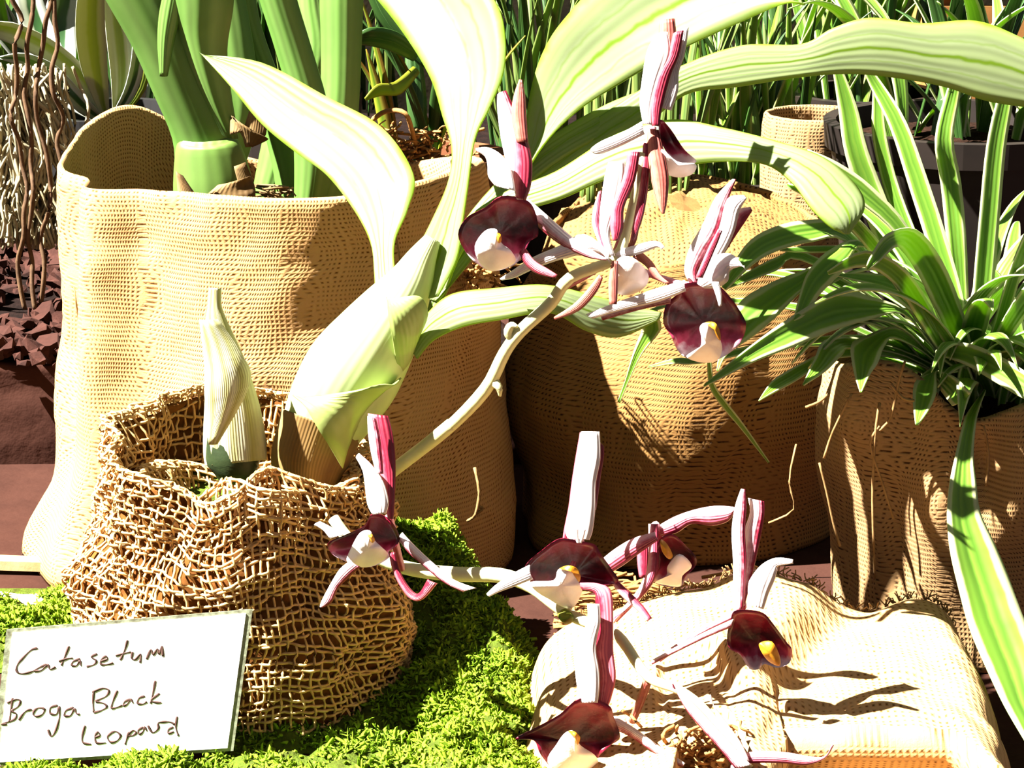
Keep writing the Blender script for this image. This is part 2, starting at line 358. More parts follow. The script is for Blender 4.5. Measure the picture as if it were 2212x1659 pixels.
def ang(a, b):
    d_ = (a-b+180) % 360-180; return d_
def bagfn(cx, cy, r0, r1, h, belly=0.06, bumps=(), rim=(), fold=0.003, seed=0, z0=0.0, fz=60):
    def f(th, t_):                       # th in degrees, t 0..1 up the wall
        a = math.radians(th); hh = h+sum(d_*gs(ang(th, c_), 0, w_) for c_, w_, d_ in rim); z = z0+hh*t_
        r = r0+(r1-r0)*t_+belly*r0*math.sin(math.pi*min(1, t_*1.0))
        for c_, w_, tc, tw, d_ in bumps: r += d_*gs(ang(th, c_), 0, w_)*gs(t_, tc, tw)
        q = Vector((math.cos(a)*2.2+seed, math.sin(a)*2.2, z*fz*0.35))
        r += fold*(noise.noise(q)+0.5*noise.noise(q*2.3)+0.25*noise.noise(q*5.1))*(0.4+0.6*min(1, t_*2))
        return Vector((cx+r*math.cos(a), cy+r*math.sin(a), z)), r
    return f
def bag(name, f, mat, parent, n=144, m=44, wall=0.003, depth=0.35, label=None):
    V, F, U = [], [], []; rows = [(t_/m, 0) for t_ in range(m+1)]+[(1.0, 1)]+[(1-depth*k/8, 2) for k in range(9)]
    cen = sum((f(x, 0)[0] for x in range(0, 360, 10)), Vector())/36
    for t_, mode in rows:
        for k in range(n+1):
            p, r = f(360*k/n, t_)
            if mode:
                d_ = Vector((p.x-cen.x, p.y-cen.y, 0)).normalized()
                if mode == 1: p = p-d_*wall*0.5+Vector((0, 0, wall*0.6))
                else: p = p-d_*wall
            V.append(p); U.append((math.radians(360*k/n)*r, p.z if mode != 2 else 2*f(360*k/n, 1)[0].z-p.z))
    c1 = n+1
    for i in range(len(rows)-1):
        for k in range(n): a = i*c1+k; F.append((a, a+1, a+c1+1, a+c1))
    F.append(tuple(range(n))[::-1])
    return mk(name, V, F, mat, parent, U, label=label)
def disc(name, f, t_, inset, mat, parent, bulge=0.004, n=48, amp=0.003):
    V, F, U = [], [], []; cen = sum((f(x, t_)[0] for x in range(0, 360, 10)), Vector())/36
    V.append(cen+Vector((0, 0, bulge))); U.append((0, 0))
    for r in range(1, 9):
        for k in range(n):
            p, _ = f(360*k/n, t_); d_ = p-cen; d_ = d_*((d_.length-inset)/d_.length)
            q = cen+d_*(r/8); q.z += bulge*(1-(r/8)**2)+amp*noise.noise(q*160); V.append(q); U.append((q.x, q.y))
    for k in range(n):
        k2 = (k+1) % n; F.append((0, 1+k, 1+k2))
        for r in range(7): a = 1+r*n; F.append((a+k, a+n+k, a+n+k2, a+k2))
    return mk(name, V, F, mat, parent, U)
def potmesh(name, c_, r0, r1, h, mat, parent, rimh=0.012, rimw=0.003, n=40):
    prof = [(0, 0), (r0, 0), (r1, h-rimh), (r1+rimw, h-rimh), (r1+rimw+0.001, h), (r1-0.002, h), (r1-0.004, h-0.02), (0, h-0.02)]
    V, F, U = [], [], []
    for r, z in prof:
        for k in range(n): a = 2*math.pi*k/n; V.append(Vector(c_)+Vector((r*math.cos(a), r*math.sin(a), z))); U.append((k/n, z))
    for i in range(len(prof)-1):
        for k in range(n): k2 = (k+1) % n; F.append((i*n+k, i*n+k2, (i+1)*n+k2, (i+1)*n+k))
    return mk(name, V, F, mat, parent, U, smooth=False)
def strands(name, specs, mat, parent, kind=None, sides=4, label=None):
    V, F, U = [], [], []
    for pts, r in specs:
        rr = catmull(pts, 3); tubemesh(V, F, U, rr, [r]*len(rr), sides)
    return mk(name, V, F, mat, parent, U, kind=kind, label=label)

# ================================================================== SETTING
def grid_surface(name, x0, x1, y0, y1, nx, ny, zf, mat, parent=None, kind='structure', thick=0.03):
    V, F, U = [], [], []
    for j in range(ny+1):
        for i in range(nx+1):
            x = x0+(x1-x0)*i/nx; y = y0+(y1-y0)*j/ny; V.append(Vector((x, y, zf(x, y)))); U.append((x, y))
    for j in range(ny):
        for i in range(nx): a = j*(nx+1)+i; F.append((a, a+1, a+nx+2, a+nx+1))
    o = mk(name, V, F, mat, parent, U)
    if kind: o['kind'] = kind
    return o
floor = grid_surface('floor', -0.9, 0.9, -0.5, 0.30, 90, 60, lambda x, y: 0.0006*noise.noise(Vector((x*30, y*50, 0)))-0.0006, 'cloth')
RZ = 0.048
# tier behind: cloth-covered riser with a bark bed on top
def riser():
    V, F, U = [], [], []; nx = 120; prof = []
    for k in range(14): prof.append((0.0, k/13*RZ*1.0))
    for k in range(1, 6): prof.append((k/5*0.06, RZ))
    for j, (dy, z) in enumerate(prof):
        for i in range(nx+1):
            x = -0.9+1.8*i/nx; w_ = 0.004*noise.noise(Vector((x*22, z*40, 3)))+0.002*noise.noise(Vector((x*60, z*90, 7)))
            V.append(Vector((x, 0.288+dy+(w_ if dy == 0 else 0)*min(1, z*60), z-0.001))); U.append((x, z+dy))
    for j in range(len(prof)-1):
        for i in range(nx): a = j*(nx+1)+i; F.append((a, a+1, a+nx+2, a+nx+1))
    o = mk('trim_1', V, F, 'cloth', None, U); o['kind'] = 'structure'; return o
riser()
bed = grid_surface('floor', -0.9, 0.9, 0.292, 0.99, 120, 60, lambda x, y: RZ+0.003*noise.noise(Vector((x*40, y*40, 2)))+0.001, 'mulch')
wall = grid_surface('wall_back', -1.2, 1.2, 0, 1, 60, 20, lambda x, y: 0, 'backdrop')
for v_ in wall.data.vertices:
    x, s_ = v_.co.x, v_.co.y; v_.co = (x, 0.985+0.02*noise.noise(Vector((x*9, 0, 1))), RZ-0.01+0.55*s_)
# bark chips on the bed
chips = []
for k in range(6):
    V, F = [], []; rnd = random.Random(k); n = 7
    for zz in (0, 1):
        for i in range(n):
            a = 2*math.pi*i/n; r = rnd.uniform(0.6, 1.15)
            V.append(((r*math.cos(a))*0.006, r*math.sin(a)*0.0035, (zz*0.0032+rnd.uniform(-0.0009, 0.0009)+0.0012*math.cos(a))))
    F.append(tuple(range(n))[::-1]); F.append(tuple(range(n, 2*n)))
    for i in range(n): F.append((i, (i+1) % n, n+(i+1) % n, n+i))
    me = bpy.data.meshes.new('bark_chip'); me.from_pydata(V, [], F); me.materials.append(M['bark']); chips.append(me)
def chip(x, y, z, s, mat=None):
    o = bpy.data.objects.new('bark_chip', random.choice(chips)); C.objects.link(o); o.parent = bed
    o.location = (x, y, z); o.scale = (s, s*random.uniform(0.8, 1.4), s); o.rotation_euler = (random.uniform(-0.5, 0.5), random.uniform(-0.5, 0.5), random.uniform(0, 6.28))
for k in range(150):
    px, py = random.uniform(-30, 200), random.uniform(455, 790); q = G(px, py, RZ+0.004)
    if q.y < 0.96: chip(q.x, q.y, RZ+0.002+random.uniform(0, 0.004), random.uniform(0.7, 1.5)*(1 if py > 520 else 0.8))
for k in range(140):
    q = Vector((random.uniform(-.45, .4), random.uniform(.31, .8), 0))
    if True: chip(q.x, q.y, RZ+0.003, random.uniform(0.9, 1.6))

def box(name, c_, sx_, sy_, sz_, mat, parent):
    V = [Vector(c_)+Vector((a*sx_/2, b*sy_/2, d_*sz_/2)) for d_ in (-1, 1) for a, b in ((-1, -1), (1, -1), (1, 1), (-1, 1))]
    return mk(name, V, [(3, 2, 1, 0), (4, 5, 6, 7), (0, 1, 5, 4), (1, 2, 6, 5), (2, 3, 7, 6), (3, 0, 4, 7)], mat, parent, smooth=False)
# ================================================================== LEFT BURLAP POT WITH THICK STALKS
cx, cy = -0.097, 0.172
lily = thing('potted_lily', (cx, cy, 0), 'tall golden burlap-wrapped pot holding thick pale green strappy stalks', 'potted plant')
fL = bagfn(cx, cy, 0.095, 0.086, 0.162, 0.02,
    bumps=[(185, 22, 0.0, 0.16, 0.016), (215, 14, 0.06, 0.2, 0.012), (206, 8, 0.62, 0.45, -0.008), (223, 8, 0.70, 0.55, 0.008), (240, 10, 0.65, 0.35, -0.004), (250, 18, 0.45, 0.4, -0.004), (330, 30, 0.1, 0.2, 0.008), (180, 40, 1.0, 0.15, 0.004), (290, 10, 0.3, 0.25, 0.004)],
    rim=[(165, 30, 0.004), (140, 22, 0.016), (80, 45, -0.018), (250, 30, 0.003), (330, 40, 0.004)], fold=0.0035, seed=3.1)
bag('burlap_wrap', fL, 'burlap_gold', lily, depth=0.42)
disc('soil', fL, 0.80, 0.0036, 'soil', lily, 0.002)
k1 = dict(arch=0.2, thick=0.0016, steps=5, cols=8)
st = pxsheet('stalk', [((385, 452), (540, 440)), ((378, 380), (536, 370)), ((372, 300), (512, 296)), ((330, 200), (480, 205)), ((285, 100), (450, 110)), ((225, -5), (400, 0)), ((150, -140), (330, -130)), ((60, -290), (200, -290)), ((-20, -400), (0, -400))], (0.165, 0.14), 'stalk', lily, ellip=0.45, cols=10)
pxsheet('stalk_base', [((377, 462), (548, 452)), ((374, 400), (546, 392)), ((380, 318), (520, 312)), ((395, 300), (495, 296))], (0.158, 0.155), 'stalk_base', st, ellip=0.52, cols=10)
pxsheet('leaf', [((480, 292), (515, 300)), ((425, 180), (500, 215)), ((385, 70), (490, 110)), ((370, -10), (505, 0)), ((350, -150), (500, -140))], (0.145, 0.12), 'stalk', lily, tip=True, **k1)
pxsheet('leaf', [((345, 165), (362, 165)), ((340, 90), (375, 95)), ((345, 20), (390, 30)), ((365, -60), (400, -50))], (0.138, 0.13), 'stalk', lily, tip=True, **k1)
pxsheet('leaf', [((635, 445), (700, 445)), ((635, 330), (725, 330)), ((625, 220), (705, 215)), ((595, 110), (670, 95)), ((560, 0), (640, -5)), ((520, -130), (610, -130))], (0.185, 0.17), 'stalk', lily, tip=True, **k1)
pxsheet('leaf', [((640, 448), (735, 448)), ((665, 340), (765, 330)), ((690, 220), (776, 215)), ((693, 100), (781, 100)), ((690, -5), (785, -5)), ((690, -140), (790, -140))], (0.2, 0.2), 'stalk', lily, tip=True, **k1)
pxsheet('leaf', [((600, 450), (690, 450)), ((590, 370), (668, 360)), ((570, 280), (640, 270)), ((545, 170), (600, 160)), ((500, 40), (560, 40)), ((480, -100), (540, -100))], (0.215, 0.22), 'stalk', lily, tip=True, **k1)
pxsheet('leaf', [((430, 440), (500, 440)), ((450, 250), (560, 250)), ((430, 120), (550, 120)), ((420, 0), (530, 0)), ((410, -120), (510, -120))], (0.2, 0.22), 'stalk', lily, tip=True, **k1)
pxsheet('leaf', [((540, 440), (600, 440)), ((580, 250), (680, 250)), ((640, 120), (720, 120)), ((640, 0), (700, 0)), ((640, -120), (690, -120))], (0.23, 0.25), 'stalk', lily, tip=True, **k1)
for secs, y in (([((497, 290), (540, 280)), ((500, 250), (580, 300)), ((530, 310), (545, 318))], 0.14), ([((540, 235), (575, 240)), ((525, 285), (575, 290)), ((530, 318), (550, 316))], 0.142),
                ([((470, 400), (540, 380)), ((440, 430), (550, 410)), ((470, 448), (555, 440))], 0.125), ([((380, 370), (395, 380)), ((385, 420), (430, 430)), ((400, 450), (445, 450))], 0.125), ([((505, 360), (530, 350)), ((515, 400), (552, 410)), ((520, 445), (545, 445))], 0.13)):
    pxsheet('dry_leaf', secs, y, 'dry_leaf', lily, arch=0.15, wave=0.1)
strands('root', [([P(580+random.uniform(-40, 60), 400+random.uniform(0, 40), 0.16+random.uniform(-.02, .02)) for _ in range(4)], 0.0005) for k in range(8)], 'dry_leaf', lily, kind='stuff')
# shreds of raffia at the back rim
def nest(name, pxc, pyc, Y, w_, h_, n, mat, parent, r=0.0006, kind='stuff', dY=0.012):
    sp = []
    for k in range(n):
        x, y = random.gauss(pxc, w_/2.5), random.gauss(pyc, h_/2.5); a = random.uniform(0, 6.28); pts = []
        for i in range(4):
            pts.append(P(x, y, Y+random.uniform(-dY, dY))); a += random.uniform(-1, 1); x += math.cos(a)*w_*0.16; y += math.sin(a)*h_*0.16
        sp.append((pts, r*random.uniform(0.6, 1.3)))
    return strands(name, sp, mat, parent, kind=kind)
nest('raffia', 905, 320, 0.245, 130, 60, 90, 'raffia', lily)
tube('root', [P(800, 262, .24), P(835, 240, .235), P(875, 245, .23), P(892, 290, .235), P(900, 320, .245)], 0.0011, 'raffia', lily)
for pts in ([(160, 620), (180, 760), (205, 850), (222, 905)], [(840, 430), (870, 600), (868, 700)]):
    strands('thread', [([P(a, b, 0.1 if a > 500 else 0.125) for a, b in pts], 0.0005)], 'twine', lily)

# ================================================================== MIDDLE BURLAP POT
mx, my = 0.074, 0.208
mid = thing('potted_grass', (mx, my, 0), 'brown burlap-wrapped pot with loose cloth folded over its top, half in shadow', 'potted plant')
fM = bagfn(mx, my, 0.068, 0.056, 0.128, 0.0, bumps=[(270, 400, 0.55, 0.32, 0.018), (250, 14, 0.15, 0.3, 0.008), (300, 20, 0.55, 0.3, -0.003), (225, 20, 0.0, 0.15, 0.014), (275, 12, 0.95, 0.1, -0.006)], rim=[(90, 60, 0.012), (240, 30, -0.006)], fold=0.004, seed=8.4)
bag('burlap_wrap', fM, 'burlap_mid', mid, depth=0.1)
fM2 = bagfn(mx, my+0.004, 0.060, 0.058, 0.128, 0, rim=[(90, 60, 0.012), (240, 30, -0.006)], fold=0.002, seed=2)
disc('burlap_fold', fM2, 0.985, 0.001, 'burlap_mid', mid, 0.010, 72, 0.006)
for k in range(26):
    b_ = Vector((mx+random.uniform(-.045, .0), my+random.uniform(.02, .05), 0.13))
    arcleaf('blade', b_, random.uniform(0.6, 1.9), random.uniform(1.3, 1.5), random.uniform(.10, .2), random.uniform(.003, .006), random.uniform(0.2, 1.0), 'grass', mid, steps=2, cols=2, arch=0.1)
nest('raffia', 1040, 590, 0.115, 90, 60, 45, 'raffia', lily, 0.0006, dY=0.01)
strands('thread', [([P(1025, 1010, .07), P(1035, 1060, .066), P(1028, 1110, .066), P(1010, 1125, .07)], .0007), ([P(1028, 1110, .066), P(1045, 1098, .066), P(1030, 1095, .066)], .0006), ([P(1720, 960, .13), P(1705, 1040, .12), P(1715, 1100, .12), P(1660, 1130, .12)], .0005)], 'twine', mid)

# ================================================================== RIGHT BURLAP POT WITH VARIEGATED BLADES
rx, ry = 0.172, 0.062
spid = thing('potted_spider_plant', (rx, ry, 0), 'small brown burlap-wrapped pot with arching cream-edged green blades', 'potted plant')
fR = bagfn(rx, ry, 0.047, 0.048, 0.108, 0.0, bumps=[(270, 400, 0.72, 0.3, 0.008), (215, 14, 0.9, 0.2, 0.006), (270, 9, 0.8, 0.14, -0.012), (250, 12, 0.45, 0.3, 0.003), (235, 8, 0.5, 0.3, -0.003)], rim=[(265, 16, -0.010), (225, 20, 0.008), (300, 30, -0.004)], fold=0.003, seed=5.5)
bag('burlap_wrap', fR, 'burlap_brown', spid, depth=0.3)
disc('soil', fR, 0.86, 0.0036, 'soil', spid, 0.006)
CR = (2095, 838); CY = 0.055
def sleaf(secs, Y, mat='spider', f=z6, roll=-0.4, crown=True, **kw):
    s_ = [(f(a), f(b)) for a, b in secs]
    if crown:
        j = random.uniform(-25, 25); c0 = (CR[0]+j, CR[1]+random.uniform(-15, 10)); s0 = s_[0]; m0 = ((s0[0][0]+s0[1][0])/2, (s0[0][1]+s0[1][1])/2)
        mm = (c0[0]*0.45+m0[0]*0.55, c0[1]*0.5+m0[1]*0.5-abs(c0[0]-m0[0])*0.12)
        s_ = [((c0[0]-4, c0[1]-6), (c0[0]+4, c0[1]+6)), ((mm[0]-6, mm[1]-9), (mm[0]+6, mm[1]+9))]+s_
        n = len(s_); Y = [CY+(Y[0]-CY)*min(1, i/2)+(Y[1]-Y[0])*max(0, i-2)/max(1, n-3) for i in range(n)]
    kw.setdefault('arch', 0.0); kw.setdefault('vee', 0.10)
    return pxsheet('leaf', s_, Y, mat, spid, roll=roll, thick=0.0005, **kw)
sleaf([((1490, 462), (1490, 492)), ((1290, 385), (1280, 530)), ((1110, 345), (1050, 600)), ((930, 440), (830, 690)), ((700, 590), (620, 770)), ((480, 760), (460, 850)), ((300, 915), (305, 925))], (0.03, -0.03))
sleaf([((1262, 75), (1262, 95)), ((1080, 95), (1130, 240)), ((930, 230), (1000, 370)), ((865, 400), (905, 500)), ((833, 530), (838, 535))], (0.03, 0.0))
sleaf([((1010, 225), (990, 300)), ((870, 240), (880, 360)), ((660, 325), (740, 500)), ((500, 440), (600, 620)), ((400, 700), (440, 730)), ((375, 830), (385, 830))], (0.025, 0.0))
sleaf([((1150, -30), (1150, 60)), ((930, -70), (950, 60)), ((700, -20), (750, 110)), ((540, 90), (600, 190)), ((405, 330), (435, 345))], (0.03, 0.0))
sleaf([((900, 120), (880, 170)), ((740, 150), (740, 230)), ((580, 230), (560, 300)), ((420, 330), (430, 345))], (0.03, 0.005))
sleaf([((1500, 290), (1440, 400)), ((1330, 250), (1350, 330)), ((1200, 245), (1190, 290)), ((1100, 255), (1100, 265))], (0.035, 0.02), 'spider')
sleaf([((1330, 120), (1290, 180)), ((1150, 90), (1130, 130)), ((900, 90), (900, 130)), ((750, 110), (755, 118))], (0.04, 0.02))
sleaf([((1450, 568), (1440, 640)), ((1260, 625), (1380, 680)), ((1178, 680), (1340, 780)), ((1195, 840), (1290, 850)), ((1230, 958), (1240, 955))], (0.03, -0.005))
sleaf([((1200, 630), (1190, 700)), ((1020, 650), (1130, 730)), ((960, 760), (1030, 830)), ((890, 910), (900, 915))], (0.03, -0.005))
sleaf([((1080, 690), (1060, 760)), ((970, 740), (960, 820)), ((800, 830), (850, 890)), ((700, 900), (740, 950)), ((625, 1010), (630, 1005))], (0.03, 0.0))
sleaf([((1060, 620), (1060, 660)), ((850, 660), (850, 690)), ((700, 690), (690, 720)), ((560, 740), (560, 748))], (0.03, 0.0), 'spider')
sleaf([((1720, 695), (1710, 750)), ((1850, 665), (1870, 800)), ((2000, 710), (2050, 905)), ((2212, 830), (2212, 1000)), ((2400, 1000), (2380, 1040))], (0.03, -0.03), 'spider', arch=0.1, vee=0)
sleaf([((1640, 850), (1690, 830)), ((1560, 900), (1690, 950)), ((1548, 1020), (1650, 1050)), ((1562, 1150), (1580, 1150))], (0.025, -0.008))
sleaf([((1650, 860), (1700, 830)), ((1720, 960), (1800, 870)), ((1780, 1040), (1890, 960))], (0.03, -0.004), 'spider')
sleaf([((318, 760), (342, 760)), ((330, 920), (362, 915)), ((400, 1040), (440, 1030)), ((520, 1180), (540, 1160)), ((683, 1385), (690, 1380))], (0.02, 0.03), 'spider', crown=False)
sleaf([((1440, 860), (1500, 860)), ((1340, 1020), (1460, 1000)), ((1285, 1160), (1350, 1140)), ((1245, 1300), (1275, 1290)), ((1198, 1430), (1212, 1440))], (0.03, 0.05), 'spider', f=z5)
sleaf([((1720, 1160), (1700, 1200)), ((1550, 1170), (1540, 1202)), ((1380, 1220), (1385, 1228))], (0.04, 0.05), 'spider', f=z5)
# long front blade hanging to the lower right
fr = [(z6((1975, 940)), z6((1985, 945))), (z6((1870, 1085)), z6((1955, 1010))), (z6((1845, 1160)), z6((1925, 1160))), (z6((1800, 1350)), z6((1912, 1350))), (z6((1770, 1500)), z6((1928, 1500)))] + \
     [(zD(a), zD(b)) for a, b in [((1622, 30), (1835, 20)), ((1640, 250), (1930, 230)), ((1690, 480), (2010, 420)), ((1765, 760), (2090, 640)), ((1870, 1010), (2190, 900)), ((1985, 1250), (2250, 1190)), ((2100, 1450), (2300, 1390)), ((2250, 1700), (2290, 1690))]]
pxsheet('leaf', fr, [0.03, 0.01, 0.0, -0.012, -0.022, -0.03, -0.04, -0.048, -0.058, -0.068, -0.08, -0.09, -0.1], 'spider', spid, roll=0.2, arch=0.0, vee=0.14, thick=0.0006)
# upright blades
for pts, mat in (([(2085, 830, .055, 14), (2070, 680, .06, 34), (2030, 540, .065, 44), (1985, 400, .07, 44), (1940, 270, .075, 38), (1890, 180, .08, 26), (1860, 130, .08, 6)], 'spider'),
                 ([(2105, 830, .055, 16), (2122, 650, .06, 42), (2138, 470, .065, 44), (2152, 320, .07, 42), (2172, 215, .075, 34), (2190, 130, .08, 10)], 'spider'),
                 ([(2100, 800, .05, 20), (2060, 690, .04, 50), (2010, 580, .03, 60), (1965, 520, .015, 56), (1925, 520, .0, 34), (1890, 560, -.008, 22), (1873, 582, -.01, 5)], 'spider'),
                 ([(2080, 830, .06, 10), (1990, 690, .04, 24), (1930, 590, .03, 28), (1860, 500, .02, 30), (1790, 440, .02, 26), (1700, 400, .02, 8)], 'spider'),
                 ([(2090, 820, .06, 10), (2020, 640, .05, 26), (1950, 500, .05, 32), (1870, 420, .05, 44), (1800, 370, .05, 44), (1740, 330, .05, 20)], 'spider'),
                 ([(2110, 830, .05, 14), (2160, 700, .04, 26), (2190, 600, .03, 28), (2230, 500, .03, 26), (2260, 440, .03, 8)], 'spider'),
                 ([(2112, 830, .05, 14), (2170, 720, .03, 34), (2240, 620, .02, 40), (2320, 560, .02, 10)], 'spider'),
                 ([(2070, 830, .07, 10), (1960, 620, .09, 40), (1900, 470, .1, 56), (1850, 330, .1, 50), (1830, 230, .1, 40), (1800, 120, .1, 12)], 'spider'),
                 ([(2080, 830, .07, 10), (2000, 600, .09, 30), (1930, 420, .1, 32), (1900, 300, .1, 30), (1895, 220, .1, 22), (1890, 160, .1, 6)], 'spider'),
                 ([(2090, 830, .07, 10), (2070, 560, .08, 40), (2055, 400, .09, 44), (2040, 300, .09, 40), (2060, 200, .1, 30), (2070, 150, .1, 6)], 'spider'),
                 ([(2080, 830, .05, 14), (2010, 700, .03, 36), (1945, 600, .01, 40), (1870, 560, .0, 36), (1790, 590, -.01, 8)], 'spider')):
    blade('leaf', pts, mat, spid, roll=random.uniform(-.3, .3), arch=0.0, vee=0.1, thick=0.0005)
crown = P(CR[0], CR[1], CY)
for k in range(64):
    az = random.uniform(0.2, 6.1); l_ = random.uniform(.05, .115)
    arcleaf('leaf', crown+Vector((random.gauss(0, .009), random.gauss(0, .008), -0.006)), az, random.uniform(0.75, 1.4), l_, random.uniform(.006, .010), random.uniform(1.2, 2.4), 'spider', spid, steps=3, cols=4, arch=0.0, vee=0.1)
tw = []
for pts in ([(1955, 780), (1940, 830), (1925, 900), (1900, 930)], [(1900, 870), (1890, 950), (1885, 1080), (1890, 1250)], [(1900, 920), (1880, 960), (1905, 1040), (1930, 1120)], [(1925, 830), (1950, 860), (1975, 865)],
            [(2125, 920), (2135, 980), (2130, 1050)], [(1740, 880), (1770, 868), (1790, 850)], [(1770, 1000), (1785, 1060), (1800, 1130), (1815, 1180)], [(1840, 850), (1800, 930), (1780, 990)]):
    tw.append(([P(a, b, 0.004+0.004*abs(a-1950)/200-0.002) for a, b in pts], 0.00055))
for q_ in tw: strands('twine', [q_], 'twine', spid)

# ================================================================== FOLDED SACK IN FRONT
sx = 0.082
sack = thing('folded_sack', (sx, -0.07, 0), 'pale burlap sack lying folded beside the moss, frayed along its top edge', 'sack')
def sack_surface():
    V, F, U = [], [], []; nx, ny = 150, 70
    def top(u, v):            # u 0..1 left-right, v 0 back .. 1 front
        win = sst(0.42, 0.52, u)*sst(0.95, 0.84, u)+0.9*sst(0.24, 0.28, u)*sst(0.42, 0.37, u)
        x = 0.008+0.157*u + 0.006*(v-0.5)*(1 if u < .5 else -0.4) + 0.005*noise.noise(Vector((v*5, 3.3, u)))*(1-2*min(u, 1-u)); y = -0.018-(0.13-0.030*win)*v+0.004*noise.noise(Vector((u*6, 9, 0)))*(1-v)
        cr_ = min(u, 1-u); y += (0.02*math.exp(-cr_/0.03))*(2*v-1)
        h = 0.043+0.009*gs(u, 0.52, 0.10)*gs(v, 0.0, 0.35)-0.004*gs(u, 0.75, 0.15)*gs(v, 0, 0.3)-0.010*gs(u, 0.10, 0.16)
        h *= (1-0.25*v); ed = min(u, 1-u); h *= 1-math.exp(-(ed/0.035)) * 0.9
        h += 0.003*noise.noise(Vector((u*5, v*4, 1)))+0.0016*noise.noise(Vector((u*13, v*11, 4)))
        h += 0.005*gs(u-0.25*v, 0.30, 0.05)*gs(v, 0.5, 0.4)+0.004*gs(u+0.3*v, 0.62, 0.06)*gs(v, 0.35, 0.4)-0.005*gs(u+0.3*v, 0.74, 0.06)*gs(v, 0.4, 0.5)
        return Vector((x, y, max(h, 0.002)))
    rows = []
    for j in range(ny+1):
        v = j/ny; rows.append([top(i/nx, v) for i in range(nx+1)])
    back = [[Vector((p.x, p.y+0.002*math.sin(k)+0.002, p.z*(1-k/6)+0.0005)) for p in rows[0]] for k in range(6, 0, -1)]
    wn = lambda i: sst(0.42, 0.52, i/nx)*sst(0.95, 0.84, i/nx)+0.9*sst(0.24, 0.28, i/nx)*sst(0.42, 0.37, i/nx)
    front = [[Vector((p.x, p.y-0.006*math.sin(min(1, k/2)*math.pi/2)-0.001+wn(i)*0.022*sst(1, 6, k), p.z*(1-k/6)+0.0005)) for i, p in enumerate(rows[-1])] for k in range(1, 7)]
    allr = back+rows+front
    for j, r in enumerate(allr):
        for p in r: V.append(p); U.append((p.x, p.y-p.z))
    c1 = nx+1
    for j in range(len(allr)-1):
        for i in range(nx): a = j*c1+i; F.append((a, a+1, a+c1+1, a+c1))
    n = len(allr); F.append(tuple(j*c1 for j in range(n))); F.append(tuple(j*c1+nx for j in range(n))[::-1])
    F.append(tuple(range(c1))[::-1]+tuple((n-1)*c1+i for i in range(c1)))
    mk('sack_body', V, F, 'burlap_pale', sack, U)
    return top
stop_ = sack_surface()
def sack_under():
    V, F, U = [], [], []; nx, ny = 60, 16
    for side in (0, 1):
        for j in range(ny+1):
            for i in range(nx+1):
                u, v = i/nx, j/ny; x = 0.040+0.118*u; y = -0.105-0.06*v
                z = 0.010*math.sin(math.pi*min(1, v*0.9+0.1))*(1-(2*u-1)**6)+0.002*noise.noise(Vector((u*6, v*3, 5)))+0.003
                V.append(Vector((x, y, z if not side else 0.0))); U.append((x, y-z))
    c1 = nx+1; o_ = c1*(ny+1)
    for j in range(ny):
        for i in range(nx): a = j*c1+i; F += [(a, a+1, a+c1+1, a+c1), (o_+a, o_+a+c1, o_+a+c1+1, o_+a+1)]
    for j in range(ny): a = j*c1; F += [(a, a+c1, o_+a+c1, o_+a), (a+nx, o_+a+nx, o_+a+nx+c1, a+nx+c1)]
    for i in range(nx): a = ny*c1+i; F += [(i, o_+i, o_+i+1, i+1), (a, a+1, o_+a+1, o_+a)]
    mk('sack_underfold', V, F, 'burlap_pale', sack, U)
sack_under()
nest('raffia', 1520, 1620, -.128, 150, 90, 60, 'raffia', sack, 0.0006, dY=0.008)
fray = []
for k in range(240):
    u = random.uniform(0.12, 0.99); p = stop_(u, 0.0)+Vector((0, 0.001, 0)); d_ = Vector((random.gauss(0, .6), random.uniform(-.3, .8), random.uniform(.3, 1))).normalized(); l_ = random.uniform(.0015, .004)
    fray.append(([p, p+d_*l_*0.5, p+d_*l_+Vector((random.gauss(0, .001), 0, 0))], 0.00028))
strands('frayed_edge', fray, 'twine', sack, kind='stuff', sides=3)
straw = thing('straw_heap', (0.05, 0.045, 0), 'tangle of dry brown raffia on the ground behind the pale sack', 'straw')
sp = []
for k in range(260):
    q = Vector((min(.075, max(.016, random.gauss(.046, .02))), random.gauss(.045, .014), 0)); a = random.gauss(0.0, 0.5); pts = []; z = random.uniform(0.001, 0.020)
    for i in range(4): pts.append(q+Vector((0, 0, z+random.uniform(-.001, .002)))); q = q+Vector((math.cos(a), math.sin(a)*0.5, 0))*random.uniform(.004, .011); a += random.uniform(-.7, .7)
    sp.append((pts, random.uniform(.0003, .0008)))
strands('straw_strands', sp, 'raffia', straw, kind='stuff')

